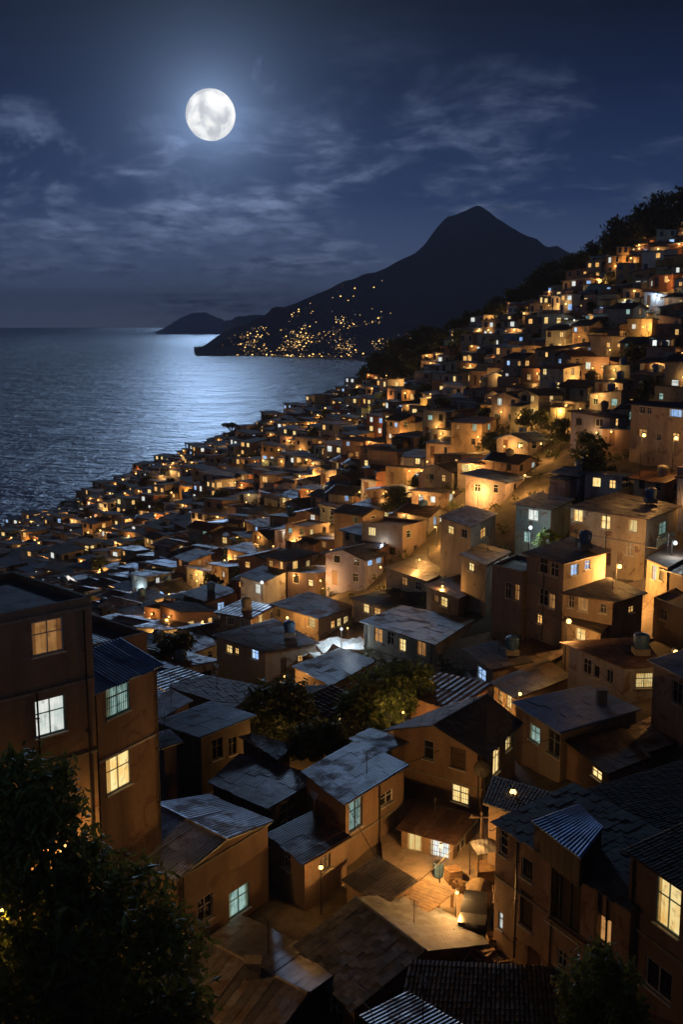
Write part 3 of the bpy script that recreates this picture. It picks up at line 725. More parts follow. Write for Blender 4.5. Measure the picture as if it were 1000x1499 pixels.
hero('shack', 'shack with dark rusty tin roof between the big tin gable and teal windowed house', dict(Y=57, A=(396, 1222), B=(446, 1262), C=(508, 1226), D=(456, 1192)), 42, (.3, .18, .1), S((.10, .075, .07), 'tin', over=.25), [(1, 478, 1262, 12, 22, 'lit_dim'), (0, 420, 1260, 10, 24, 'dark_glass')])
hero('shack', 'low shack with a patched grey tin roof at the left side of the alley', dict(Y=55, A=(508, 1288), B=(560, 1322), C=(604, 1290), D=(552, 1258), dz=(0, 0, .3, .3)), 42, (.34, .2, .1), S((.13, .125, .14), 'tin', over=.25), [(1, 588, 1322, 12, 20, 'lit_warm')])
hero('house', 'low house with a dark brown roof and two lit windows right above the court lamp', dict(Y=114, A=(625, 857), B=(672, 875), C=(724, 856), D=(676, 842)), 43.5, (.4, .28, .17), S((.075, .055, .045), 'tin', over=.4), [(0, 650, 881, 10, 14, 'lit_yellow'), (0, 638, 876, 7, 10, 'lit_dim'), (1, 690, 884, 9, 12, 'lit_warm')])
hero('house', 'house with a wide black shed roof behind the dark blue roofed house', dict(Y=127, A=(566, 831), B=(625, 849), C=(674, 827), D=(618, 812)), 43, (.36, .25, .16), S((.05, .048, .05), 'tin', over=.4), [(0, 592, 851, 9, 12, 'lit_dim'), (1, 650, 850, 8, 12, 'lit_warm'), (0, 612, 858, 8, 12, 'dark_glass')])
hero('house', 'ochre house with a lamp lit front and grey roof left of the pale teal house', dict(Y=123, A=(646, 757), B=(690, 771), C=(726, 752), D=(684, 741)), 47.3, (.46, .32, .17), S((.10, .10, .115), 'tin', over=.35), [(0, 660, 776, 9, 12, 'lit_yellow'), (0, 680, 781, 8, 12, 'dark_glass'), (1, 708, 780, 8, 14, 'lit_warm')])
hero('house', 'beige house with a rusty roof between the court and the tall brown house', dict(Y=112, A=(676, 812), B=(712, 826), C=(745, 808), D=(706, 797)), 45, (.42, .31, .2), S((.11, .06, .04), 'tin', over=.35), [(0, 690, 830, 8, 12, 'lit_yellow'), (1, 728, 828, 8, 12, 'lit_white')])
# right foreground
gh, gc = hero('row_house', 'long peach house wall along the alley with dark roof, shutters and a recessed loggia', dict(Y=44, A=(727, 1203), B=(924, 1330), depth=5.0, dz=(0, 0, .9, .9)), 42, (.46, .25, .13), S((.10, .10, .11), 'slate', over=.18),
     [(0, 772, 1272, 17, 30, 'dark_glass', dict(mull=(0, 0))), (0, 771, 1332, 19, 52, 'shutter_wood', dict(mull=(0, 0))), (0, 827, 1322, 48, 84, 'shutter_wood', dict(mull=(2, 0))),
      (0, 886, 1362, 20, 40, 'lit_dim', dict(mull=(1, 0))), (0, 733, 1348, 7, 26, 'lit_white', dict(mull=(0, 1))), (0, 738, 1232, 12, 40, 'dark_glass', dict(mull=(0, 2))), (0, 782, 1412, 20, 44, 'door'), (0, 823, 1404, 14, 24, 'dark_glass')])
hero('roof_room', 'blue ribbed roof room sitting on top of the peach house', dict(Y=46.0, A=(783, 1203), B=(850, 1254), C=(882, 1213), D=(847, 1180)), 50.2, (.16, .1, .065), S((.08, .25, .60), 'tin', over=.12, mat='painted_roof'), [], wall_mat='weathered_boards', cat='roof room', plinth=.2)
hero('tile_house', 'tall house with a black tiled roof rising right behind the blue roof room', dict(Y=49, A=(838, 1168), B=(928, 1246), depth=9, dz=(0, 0, 1.6, 1.6)), 47, (.2, .12, .065), S((.095, .088, .085), 'tile', over=.3),
     [(0, 905, 1252, 14, 14, 'dark_glass')])
hero('house', 'dark brown house at the right edge, large bright cream window under black tiles', dict(Y=39.5, A=(924, 1246), B=(1062, 1338), depth=8, dz=(0, 0, 1.5, 1.5)), 44, (.27, .15, .075), S((.07, .066, .064), 'tile', over=.25),
     [(0, 979, 1325, 37, 76, 'lit_yellow', dict(mull=(1, 1), frame='window_frame_teal')), (0, 965, 1434, 40, 44, 'dark_glass', dict(mull=(1, 0)))])
hero('shack', 'shack with a brown tile roof behind the far end of the peach house', dict(Y=58, A=(716, 1176), B=(775, 1196), C=(800, 1162), D=(730, 1142)), 44, (.2, .12, .07), S((.10, .085, .08), 'tile'))
hero('house', 'grey house under a blue tin roof with a chimney and pale green lit window', dict(Y=71, A=(756, 1029), B=(822, 1070), C=(932, 1038), D=(860, 1006)), 44.5, (.33, .25, .19), S((.09, .20, .46), 'tin', mat='painted_roof', chimney=(.62, .78), over=.3),
     [(0, 783, 1074, 16, 24, 'lit_teal', dict(mull=(1, 1), frame='window_frame_pale')), (0, 811, 1088, 18, 36, 'dark_glass', dict(mull=(1, 1)))])
hero('house', 'house with a patchy rust brown roof below the flat blue tin roof', dict(Y=66, A=(826, 1080), B=(893, 1130), C=(948, 1108), D=(905, 1064)), 46, (.3, .17, .085), S(RUST, 'tin', over=.3), [(0, 874, 1136, 15, 22, 'lit_yellow')])
hero('shack', 'shack with rusty tin roof near the right edge above the black tiled roofs', dict(Y=70, A=(905, 1075), B=(950, 1098), C=(1010, 1078), D=(960, 1052)), 47, (.24, .15, .09), S((.2, .11, .075), 'tin'), [(1, 985, 1100, 8, 10, 'lit_warm')])
hero('house', 'pale blue grey house, rusty pink tin roof, lit window in its right end', dict(Y=82, A=(834, 941), B=(914, 976), C=(966, 972), D=(932, 934), dz=(0, 0, .15, .15)), 47, (.36, .36, .42), S((.30, .19, .15), 'tin', over=.3),
     [(0, 860, 976, 12, 24, 'dark_glass', dict(mull=(1, 1))), (0, 874, 983, 9, 18, 'dark_glass', dict(mull=(0, 0))), (0, 893, 990, 10, 20, 'dark_glass', dict(mull=(1, 0))), (1, 944, 996, 26, 22, 'lit_yellow', dict(mull=(1, 1)))])
hero('house', 'beige house under a dark blue roof cut by the right edge', dict(Y=68, A=(958, 968), B=(1046, 1012), C=(1120, 985)), 48.5, (.42, .30, .2), S((.08, .14, .32), 'tin', mat='painted_roof', over=.35), [(0, 992, 1014, 15, 32, 'dark_glass', dict(mull=(1, 1))), (0, 1016, 1030, 12, 30, 'lit_warm')])

# the lamp lit court and its neighbours
hero('house', 'long cream house with four windows and a dark roof left of the lamp lit court', dict(Y=102, A=(533, 910), B=(636, 942), C=(690, 908), D=(590, 888)), 42, (.46, .40, .31), S((.085, .09, .115), 'tin', over=.4),
     [(0, 554, 930, 12, 20, 'lit_dim', dict(mull=(1, 1), frame='window_frame_pale')), (0, 572, 934, 9, 20, 'dark_glass'), (0, 589, 944, 10, 18, 'lit_yellow'), (0, 617, 949, 14, 22, 'lit_dim', dict(mull=(1, 0), frame='window_frame_pale')), (0, 588, 975, 10, 16, 'dark_glass')])
hero('house', 'narrow yellow lit house front at the back of the lamp lit court', dict(Y=106, A=(636, 938), B=(690, 950), C=(720, 925), dz=(0, 0, .2, .2)), 42.5, (.52, .38, .2), S((.12, .09, .07), 'tin', over=.3),
     [(0, 655, 958, 9, 18, 'dark_glass'), (0, 672, 962, 8, 16, 'dark_glass'), (0, 664, 990, 10, 26, 'door')])
hero('house', 'house with one tall cold white window right of the lamp lit court', dict(Y=93, A=(684, 951), B=(722, 978), C=(775, 968), D=(735, 938)), 43, (.36, .24, .15), S((.11, .11, .13), 'tin', over=.35),
     [(0, 705, 990, 13, 25, 'lit_blue', dict(mull=(1, 1))), (1, 748, 1000, 10, 28, 'lit_warm', dict(mull=(1, 0)))])
hero('house', 'dark brown roofed house between the court and the pale blue grey house', dict(Y=92, A=(735, 958), B=(768, 985), C=(832, 952), D=(795, 930)), 45, (.34, .22, .12), S(BROWN, 'tin', over=.4), [(1, 790, 982, 14, 12, 'lit_warm')])
hero('house', 'small house with charcoal roof and glowing door behind the blue tin roof', dict(Y=84, A=(724, 1000), B=(756, 1020), C=(832, 990), D=(800, 968)), 44.5, (.38, .25, .13), S((.07, .065, .065), 'tin', over=.35), [(0, 745, 1026, 8, 26, 'lit_yellow'), (0, 733, 1020, 6, 16, 'lit_warm')])
hero('house', 'house with a dark rusty shed roof and two amber windows behind the garden trees', dict(Y=96, A=(432, 976), B=(485, 1002), C=(548, 968), D=(498, 950)), 41, (.36, .24, .15), S((.10, .085, .085), 'tin', over=.3),
     [(0, 478, 1014, 10, 16, 'lit_warm'), (0, 463, 1006, 7, 14, 'lit_dim'), (1, 500, 1012, 16, 12, 'dark_glass'), (0, 447, 998, 8, 12, 'dark_glass')])
hero('house', 'long beige house, brown roof, two small bright windows on its left front', dict(Y=108, A=(317, 930), B=(388, 954), C=(462, 941), D=(400, 908)), 38.5, (.42, .31, .21), S((.11, .075, .06), 'tin', over=.3),
     [(0, 335, 950, 9, 12, 'lit_yellow'), (0, 346, 953, 6, 9, 'lit_warm'), (0, 373, 957, 11, 16, 'lit_blue'), (1, 440, 964, 8, 10, 'lit_warm'), (1, 415, 974, 9, 22, 'door')])
hero('house', 'ochre house with black roof and a row of lit panes on its right side', dict(Y=124, A=(399, 884), B=(466, 905), C=(516, 888), D=(452, 868)), 37, (.42, .30, .17), S((.085, .07, .065), 'tin', over=.35),
     [(0, 456, 911, 10, 14, 'lit_yellow'), (0, 407, 897, 6, 12, 'dark_glass'), (1, 488, 914, 6, 11, 'lit_warm'), (1, 497, 911, 6, 12, 'lit_yellow'), (1, 507, 908, 7, 12, 'lit_yellow')])
hero('house', 'beige house with a dark blue roof and two amber windows behind the long cream house', dict(Y=122, A=(518, 876), B=(566, 892), C=(622, 880), D=(575, 862)), 40, (.42, .31, .19), S((.07, .075, .1), 'tin', over=.35),
     [(0, 536, 890, 9, 14, 'lit_yellow'), (0, 552, 895, 10, 10, 'lit_warm')])
hero('house', 'small house whose white front glares under a bright lamp in the middle of the slope', dict(Y=142, A=(352, 843), B=(384, 852), C=(418, 836), D=(385, 829)), 36, (.6, .6, .55), S((.12, .12, .14), 'tin'), [(0, 377, 862, 8, 14, 'lit_white')])
hero('house', 'tall brown house of three storeys with a rust red roof and dark window pairs', dict(Y=99, A=(772, 809), B=(826, 824), C=(888, 807), D=(838, 788)), 44.5, (.38, .25, .155), S((.15, .075, .045), 'tin', over=.4),
     [(0, 796, 828, 13, 22, 'dark_glass', dict(mull=(1, 1))), (0, 812, 834, 12, 20, 'dark_glass'), (0, 796, 874, 13, 24, 'dark_glass', dict(mull=(1, 1))), (0, 808, 880, 10, 22, 'lit_dim', dict(mull=(1, 1), frame='window_frame_pale')),
      (1, 842, 834, 11, 16, 'lit_blue'), (1, 861, 827, 8, 14, 'lit_blue'), (0, 790, 905, 8, 16, 'lit_warm')])
hero('annex', 'lower flat roofed wing left of the tall brown house', dict(Y=103, A=(721, 831), B=(766, 842), C=(800, 826)), 44, (.36, .25, .17), S((.14, .12, .1), 'slab', 'flat', parapet=.35), [(0, 744, 864, 9, 24, 'dark_glass'), (0, 757, 867, 8, 24, 'lit_dim')])
hero('house', 'brown tin roofed house with a wide lit window before the tall brown house', dict(Y=92, A=(829, 868), B=(898, 881), C=(942, 868), D=(890, 848)), 46, (.32, .21, .13), S((.125, .075, .05), 'tin', over=.35),
     [(0, 854, 884, 15, 22, 'lit_dim', dict(mull=(2, 0), frame='window_frame_pale')), (0, 837, 881, 9, 18, 'dark_glass'), (0, 884, 891, 10, 14, 'dark_glass'), (1, 925, 892, 8, 10, 'lit_warm')])
hero('house', 'low ochre house with one yellow window below the brown tin roof', dict(Y=90, A=(826, 908), B=(880, 926), C=(900, 905), D=(846, 894)), 46.5, (.46, .31, .16), S((.09, .075, .07), 'tin', over=.25), [(0, 850, 929, 15, 18, 'lit_yellow', dict(mull=(1, 1)))])
hero('house', 'wide yellow house with three lit upper windows under a dark brown roof', dict(Y=110, A=(836, 742), B=(947, 759), C=(994, 741), D=(905, 722)), 48, (.52, .38, .2), S((.10, .065, .05), 'tin', over=.4),
     [(0, 847, 755, 15, 18, 'lit_yellow', dict(mull=(1, 0))), (0, 887, 765, 15, 20, 'lit_yellow', dict(mull=(1, 1))), (0, 927, 770, 13, 18, 'lit_yellow', dict(mull=(1, 0))), (0, 923, 804, 13, 18, 'lit_dim', dict(mull=(1, 1), frame='window_frame_pale')),
      (1, 971, 773, 11, 18, 'lit_teal', dict(mull=(1, 1))), (0, 890, 815, 10, 26, 'door')])
hero('house', 'pale teal house with one bright window under a dark roof', dict(Y=122, A=(756, 738), B=(807, 746), C=(838, 731), D=(790, 722)), 49, TEALW, S((.085, .09, .1), 'tin', over=.35), [(0, 781, 754, 15, 16, 'lit_white', dict(mull=(1, 0))), (0, 772, 786, 10, 16, 'lit_teal')])
hero('house', 'small flat house with a lit doorway below the teal balcony at the right', dict(Y=101, A=(948, 818), B=(978, 830), C=(1010, 812)), 49, (.5, .36, .19), S((.12, .08, .06), 'slab', 'flat', over=.25), [(0, 958, 838, 7, 22, 'lit_white'), (0, 969, 843, 7, 14, 'lit_warm')])
hero('house', 'dark house with a slate blue flat roof at the right edge below the lit doorway', dict(Y=92, A=(958, 878), B=(1002, 896), C=(1050, 872)), 47.5, (.2, .16, .14), S((.13, .13, .16), 'slab', 'flat', parapet=.25), [(0, 972, 900, 10, 16, 'dark_glass')])
hero('house', 'tall dark house with a grey tin roof at the right edge beside the teal balcony', dict(Y=98, A=(970, 832), B=(1012, 846), C=(1060, 828)), 48, (.2, .15, .12), S((.16, .16, .18), 'tin'), [])
hero('house', 'big two storey pinkish house with one bright blue window at the right edge', dict(Y=135, A=(925, 592), B=(1016, 600), depth=9), 59, (.48, .33, .22), S((.12, .13, .16), 'tin', over=.3),
     [(0, 990, 603, 20, 15, 'lit_blue', dict(mull=(2, 0))), (0, 941, 600, 8, 10, 'dark_glass'), (0, 951, 601, 7, 9, 'dark_glass'), (0, 941, 634, 13, 12, 'lit_dim'), (0, 990, 640, 10, 12, 'lit_warm'), (0, 965, 640, 7, 10, 'dark_glass')])

# ------------------------------------------------------------------ lanes between the houses
def path_sheet(name, x0, x1, y0, y1, label):
    mb = MB(); n, m = int((x1 - x0) / .5), int((y1 - y0) / .5)
    for j in range(m + 1):
        for i in range(n + 1):
            x = x0 + (x1 - x0) * i / n; y = y0 + (y1 - y0) * j / m; mb.v.append((x, y, ground_z(x, y) + .14))
    for j in range(m):
        for i in range(n):
            k = j * (n + 1) + i; mb.f.append((k, k + 1, k + n + 2, k + n + 1)); mb.t.append(.5); mb.m.append(0)
    tag(mb.build(name, 'worn_concrete_path', smooth=True), label, None, None, 'structure')
path_sheet('alley', 2.5, 10.5, 47, 71, 'lamp lit alley between the houses')
path_sheet('court', 8.5, 15, 90, 107, 'lamp lit court between the cream house and its neighbour')
path_sheet('lane', 24, 38, 96, 110, 'lane in front of the wide yellow house')

# ------------------------------------------------------------------ trees
def leaf_cloud(clumps, n, size, seed):
    """clumps: (centre, (rx, ry, rz)); returns vertices, faces, tints of n small bent leaves spread through the clumps"""
    r = np.random.default_rng(seed); vol = np.array([c[1][0] * c[1][1] * c[1][2] for c in clumps]) ** .72; vol /= vol.sum()
    idx = r.choice(len(clumps), n, p=vol); cen = np.array([c[0] for c in clumps])[idx]; rad = np.array([c[1] for c in clumps])[idx]
    d = r.normal(size=(n, 3)); d /= np.linalg.norm(d, axis=1)[:, None]
    # sprays: leaves gather round twigs, so the outline is ragged and has gaps
    ns = max(8, n // 34); sp = r.normal(size=(ns, 3)); sp /= np.linalg.norm(sp, axis=1)[:, None]; pick = r.integers(0, ns, n)
    d = sp[pick] * 1.0 + d * .19; k = np.linalg.norm(d, axis=1)[:, None]; d = d / np.maximum(k, .3)
    rr = (.45 + .62 * r.random(n) ** .6)[:, None] * (0.72 + .55 * r.random(ns)[pick])[:, None]
    p = cen + d * rad * rr
    a = r.normal(size=(n, 3)); a[:, 2] -= .25; a /= np.linalg.norm(a, axis=1)[:, None]
    b = np.cross(a, d + r.normal(size=(n, 3)) * .5); b /= np.linalg.norm(b, axis=1)[:, None]
    s = size * (.6 + .8 * r.random(n))[:, None]; nn = np.cross(a, b)
    V = np.stack([p - a * s, p + b * s * .36 + nn * s * .1, p + a * s, p - b * s * .36 + nn * s * .1], 1).reshape(-1, 3)
    tint = np.clip(r.normal(.45, .25, n) + r.normal(0, .18, ns)[pick], 0, 1)
    return V, np.arange(4 * n).reshape(-1, 4), tint
def leaf_mesh(name, clumps, n, size, seed, mat):
    V, Fc, T = leaf_cloud(clumps, n, size, seed); me = bpy.data.meshes.new(name)
    me.from_pydata(V.tolist(), [], Fc.tolist()); me.materials.append(MATS[mat])
    a = me.attributes.new('tint', 'FLOAT', 'FACE'); a.data.foreach_set('value', T.astype(np.float32)); me.update(); return me
def tree(name, base, clumps, n, size, seed, mat, label, trunk_r=.2, cat='tree', group=None):
    """clumps relative to the base; trunk with a limb to each clump"""
    root = empty(name, base); tag(root, label, cat, group); r = random.Random(seed)
    top = sum((Vector(c[0]) for c in clumps), Vector()) / len(clumps); mb = MB(); fork = Vector((top.x * .5, top.y * .5, top.z * .55))
    mb.tube([(0, 0, -1), (fork.x * .3, fork.y * .3, fork.z * .5), fork], [trunk_r * 1.3, trunk_r, trunk_r * .8], 8)
    for c, rad in clumps:
        c = Vector(c); mid = fork.lerp(c, .5) + Vector((r.uniform(-.2, .2), r.uniform(-.2, .2), -.1)) * c.length * .12
        mb.tube([fork, mid, c + Vector((0, 0, rad[2] * .3))], [trunk_r * .55, trunk_r * .35, trunk_r * .1], 6)
    mb.build('trunk', 'bark', root, (0, 0, 0))
    o = bpy.data.objects.new('crown', leaf_mesh('crown', clumps, n, size, seed, mat)); COL.objects.link(o); o.parent = root
    return root
def px_tree(name, spots, Y, n, size, seed, mat, label, zg=None, trunk_r=.2, group=None, flat=1.0, spread=.8):
    """crown clumps as photo discs (px, py, radius px) at distance Y, staggered in depth"""
    r = random.Random(seed); cl = []
    for px, py, rp in spots:
        y = Y + r.uniform(-1, 1) * rp * Y / F * spread; p = at(px, py, y); m = rp * y / F * 1.06; cl.append((p, (m, m, m * flat)))
    cx = sum(c[0].x for c in cl) / len(cl); cy = sum(c[0].y for c in cl) / len(cl); z = ground_z(cx, cy) if zg is None else zg
    b = Vector((cx, cy, z)); return tree(name, b, [(c[0] - b, c[1]) for c in cl], n, size, seed, mat, label, trunk_r, 'tree', group)

px_tree('leafy_tree', [(32, 1140, 48), (84, 1180, 44), (70, 1245, 72), (130, 1285, 58), (200, 1325, 62), (255, 1385, 52), (120, 1390, 95), (225, 1455, 78), (35, 1370, 95), (60, 1480, 100), (-30, 1240, 85), (150, 1500, 90), (15, 1190, 70), (270, 1480, 45), (95, 1128, 20)],
        36.5, 21000, .21, 3, 'leaf_green', 'big leafy dark green tree filling the bottom left corner in front of the tall block', 46, .3)
px_tree('round_tree', [(875, 1418, 36), (846, 1448, 34), (905, 1445, 38), (880, 1478, 44), (925, 1482, 30), (845, 1492, 30), (880, 1398, 20)], 38.5, 4200, .15, 8, 'leaf_green', 'small round green tree at the bottom right in front of the peach wall', 42, .14)
GT = 'garden trees among the houses'
px_tree('bushy_tree', [(392, 1035, 32), (425, 1024, 28), (372, 1050, 22), (410, 1060, 28), (445, 1045, 20)], 82, 5200, .26, 12, 'leaf_dark', 'dark bushy tree left of the two amber windowed house with rusty roof', 42, .2, GT)
px_tree('bushy_tree', [(455, 1086, 26), (480, 1078, 24), (436, 1092, 18), (500, 1090, 14)], 74, 3600, .24, 13, 'leaf_dark', 'low dark bush behind the tall brown house with teal windows', 42.5, .15, GT)
px_tree('bushy_tree', [(545, 1018, 34), (575, 1005, 30), (608, 998, 26), (520, 1035, 26), (560, 1045, 26), (592, 1028, 22)], 87, 6200, .28, 14, 'leaf_green', 'broad bushy tree below the long cream house beside the lamp lit court', 42.5, .22, GT)
px_tree('bushy_tree', [(250, 945, 17), (268, 938, 14), (240, 955, 12)], 118, 1800, .34, 15, 'leaf_dark', 'small dark tree left of the long beige house', None, .15, GT)
px_tree('bushy_tree', [(690, 770, 15), (715, 775, 14), (672, 780, 12)], 140, 1500, .4, 16, 'leaf_dark', 'dark tree left of the pale teal house', None, .15, GT)
px_tree('bushy_tree', [(865, 690, 24), (885, 700, 20), (848, 705, 18), (868, 665, 14)], 140, 2200, .4, 17, 'leaf_dark', 'dark tree left of the pinkish house with the blue window', None, .18, GT)
px_tree('shrub', [(800, 782, 9), (815, 790, 9), (790, 795, 8)], 118, 900, .3, 18, 'leaf_green', 'shrub at the foot of the pale teal house', None, .08, GT)

# crest trees: real trees on the skyline of the slope
def crown_proto(seed, flat):
    r = random.Random(seed); cl = []
    for k in range(9):
        a = r.uniform(0, 6.28); d = r.uniform(.2, .75); cl.append(((d * math.cos(a), d * math.sin(a), r.uniform(-.35, .45) * flat + (1.5 if flat < .7 else 1.1)), (r.uniform(.3, .5), r.uniform(.3, .5), r.uniform(.28, .42) * flat)))
    return tree('tree', (0, 0, -500), cl, 1500, .10, seed, 'leaf_dark', None, .07, None)
PROTO = [crown_proto(40, 1.0), crown_proto(41, .85), crown_proto(42, 1.1), crown_proto(43, .42)]
TREES = []
used_proto = set()
def place_tree(p, rad, kind, rot):
    src = PROTO[kind]
    if kind in used_proto: o = copy_tree(src)
    else: o = src; used_proto.add(kind)
    o.name = ['round_tree', 'spreading_tree', 'tall_tree', 'umbrella_tree'][kind]
    o.location = (p.x, p.y, p.z - .3); o.scale = (rad, rad, rad); o.rotation_euler.z = rot
    TREES.append((o, kind)); return o
def crest_y(px): return float(np.interp(px, [0, 250, 500, 750, 1000], [385, 398, 400, 345, 318]))
CREST = [(962, 300, 30), (985, 288, 30), (940, 312, 24), (920, 316, 20), (1005, 300, 34), (900, 342, 22), (878, 352, 20), (860, 366, 18), (845, 378, 20), (825, 388, 20), (806, 400, 20), (788, 412, 20), (770, 428, 16), (755, 440, 13), (695, 462, 15), (680, 470, 12),
         (662, 478, 15), (645, 488, 15), (625, 494, 20), (605, 496, 22), (588, 506, 24), (570, 518, 24), (556, 530, 24), (545, 545, 18), (600, 516, 22), (580, 535, 22), (618, 512, 18), (640, 505, 15), (530, 552, 12), (512, 562, 9), (480, 575, 9),
         (930, 330, 20), (950, 322, 24), (890, 365, 18), (870, 378, 18), (850, 392, 18), (978, 318, 22), (830, 405, 16), (410, 610, 8), (390, 622, 8), (300, 652, 9), (218, 700, 8), (180, 722, 8), (150, 738, 7)]
for px, py, rp in CREST:
    rp *= 1.22
    Y = crest_y(px) - R.uniform(2, 26) * (1 if px > 530 else .3); p = at(px, py, Y); rad = rp * Y / F; g = ground_z(p.x, p.y)
    z = min(g, p.z - rad * 1.1); place_tree(Vector((p.x, p.y, p.z - 1.1 * rad if p.z - 1.1 * rad < g + .5 else g)), max(rad, (p.z - g) / 1.6 if p.z - g > rad else rad), R.choice((0, 1, 1, 2)), R.uniform(0, 6))
for px, py, rp in [(340, 628, 15), (246, 668, 10), (461, 585, 12), (288, 655, 8)]:
    Y = crest_y(px) - 3; p = at(px, py, Y); g = ground_z(p.x, p.y); place_tree(Vector((p.x, p.y, g)), max(rp * Y / F, (p.z - g) / 1.5), 3, R.uniform(0, 6))

# ------------------------------------------------------------------ lamps
LAMP_W = 1350.0
def lamp_proto(name, bulb, col):
    root = empty(name, (0, 0, -400)); mb = MB(); mb.tube([(0, 0, -.6), (0, 0, 2), (0, 0, 4.0)], [.05, .04, .035], 6); mb.build('pole', 'dark_metal', root, (0, 0, 0))
    mb = MB(); mb.tube([(0, 0, 3.9), (0, -.3, 4.1), (0, -.75, 4.12)], .03, 5); mb.build('arm', 'dark_metal', root, (0, 0, 0))
    mb = MB(); mb.lathe((0, -.8, 3.98), [(.03, .2), (.09, .17), (.13, .13), (.13, .12)], 10); h = mb.build('lamp_shade', 'dark_metal', root, (0, 0, 0))
    mb = MB(); mb.lathe((0, -.8, 3.8), [(.05, -.06), (.13, -.02), (.17, .08), (.14, .18), (.08, .26)], 10); b = mb.build('bulb', bulb, h, (0, 0, 0), smooth=True); b.visible_shadow = True
    return root
LP = {'orange': lamp_proto('street_lamp', 'sodium_bulb', None), 'white': lamp_proto('street_lamp', 'white_bulb', None)}
LAMP_USED = set(); LAMPS = []
LCOL = {'orange': (1.0, .48, .125), 'white': (.80, .95, 1.0)}
def add_light(loc, kind, watts, parent=None, rad=.16):
    l = bpy.data.lights.new('lamp_light', 'POINT'); l.energy = watts; l.color = LCOL[kind]; l.shadow_soft_size = rad
    o = bpy.data.objects.new('lamp_light', l); COL.objects.link(o); o.location = loc
    if parent is not None: o.parent = parent
    return o
def street_lamp(p, kind='orange', watts=LAMP_W, rz=0.0, scale=1.0, label=None):
    o = LP[kind] if kind not in LAMP_USED else copy_tree(LP[kind]); LAMP_USED.add(kind)
    o.location = p; o.rotation_euler.z = rz; o.scale = (scale,) * 3
    for ch in o.children:
        if ch.type == 'LIGHT': bpy.data.objects.remove(ch)
    add_light((0, -.8, 3.72), kind, watts, o); LAMPS.append((o, kind, label)); return o
LAMP_PX = [(972, 346), (992, 368), (917, 388), (875, 388), (880, 411), (977, 412), (802, 448), (727, 462), (770, 525), (915, 505), (890, 514), (845, 542), (867, 540), (652, 500), (607, 600), (760, 611), (930, 557), (567, 550), (522, 566),
           (427, 606), (462, 620), (364, 670), (374, 676), (396, 684), (455, 697), (317, 661), (239, 696), (303, 735), (267, 722), (155, 780), (65, 781), (100, 790), (205, 800), (255, 815), (145, 834), (295, 782), (132, 757), (482, 805),
           (625, 676), (529, 721), (640, 772), (555, 632), (525, 565), (556, 587), (545, 660), (767, 697), (663, 722), (212, 896), (600, 690), (700, 640), (820, 600), (705, 560), (690, 500), (950, 450), (180, 812), (345, 706), (420, 740), (350, 780), (590, 560), (740, 655), (575, 760), (500, 760), (455, 770), (400, 800), (330, 820), (290, 850), (560, 830), (610, 820), (470, 850), (360, 735), (275, 690), (690, 690), (640, 640), (790, 650), (850, 600), (720, 600), (585, 640), (500, 640), (440, 650), (530, 610), (230, 760), (190, 760), (250, 870), (300, 910), (690, 850), (650, 860), (480, 700), (820, 510), (940, 480), (700, 720)]
W_PX = [(960, 440, 'white'), (386, 852, 'white'), (840, 470, 'white')]
CLEAR = []         # spots the houses keep free: the lamp and the lane in front of it
for px, py in LAMP_PX:
    g = hit_ground(px, py, 2.6)
    if g is None: continue
    street_lamp(g, 'orange', LAMP_W * R.uniform(.6, 1.5) * (.7 if g.y > 230 else 1.0), R.uniform(-.7, .7), .68); CLEAR.append((g.x, g.y))
for px, py, k in W_PX[:1] + W_PX[2:]:
    g = hit_ground(px, py, 3.8); street_lamp(g, k, 300); CLEAR.append((g.x, g.y))
def near_lamp(px, py, Y, kind, watts, label, rz=0.0):
    p = at(px, py, Y); g = ground_z(p.x, p.y); sc = min(max((p.z - g) / 3.9, .55), 1.25)
    o = street_lamp(Vector((p.x, p.y, p.z - 3.9 * sc)), kind, watts, rz, sc, label); return o
near_lamp(664, 977, 101.5, 'orange', 2200, 'bright orange lamp in the court right of the long cream house')
near_lamp(653, 985, 100, 'orange', 600, 'lower orange lamp at the left side of the lamp lit court')
near_lamp(421, 902, 125.2, 'orange', 1100, 'orange lamp by the left front of the ochre house with lit panes')
near_lamp(417, 988, 100, 'orange', 420, 'orange lamp in front of the door of the long beige house')
near_lamp(509, 918, 118, 'orange', 300, 'orange lamp beside the lit panes of the ochre black roofed house')
near_lamp(904, 826, 104, 'orange', 4800, 'orange lamp on the lane below the wide yellow house')
near_lamp(384, 850, 138.5, 'white', 520, 'bright white lamp in front of the glaring white house')
near_lamp(500, 918, 111.5, 'white', 700, 'white lamp over the pale tarpaulins left of the long cream house')
near_lamp(987, 640, 130.5, 'orange', 1200, 'orange lamp at the lower wall of the pinkish house with the blue window')
near_lamp(940, 636, 131, 'orange', 420, 'orange lamp at the left corner of the pinkish house with the blue window')
near_lamp(645, 1232, 59.5, 'orange', 1900, 'orange lamp in front of the glowing shop on the alley')
near_lamp(668, 1300, 55.2, 'orange', 1000, 'orange lamp in the middle of the alley beside the truck')
near_lamp(8, 1318, 37.4, 'orange', 330, 'orange lamp glinting through the big leafy tree at the left edge')
near_lamp(100, 1228, 47.8, 'orange', 1500, 'orange lamp at the foot of the ochre annex behind the big tree')
near_lamp(830, 905, 91, 'orange', 800, 'orange lamp in front of the tall brown three storey house')
near_lamp(760, 1012, 82.5, 'orange', 320, 'orange lamp at the glowing door above the flat blue tin roof')
near_lamp(748, 1150, 62, 'orange', 420, 'orange lamp on the passage right of the dark ochre gabled house')
near_lamp(985, 792, 106, 'white', 420, 'pale lamp on the teal balcony side of the wide yellow house')
near_lamp(775, 770, 118.5, 'white', 900, 'pale lamp in front of the pale teal house')
near_lamp(985, 950, 80, 'orange', 260, 'orange lamp behind the dark blue roof at the right edge')
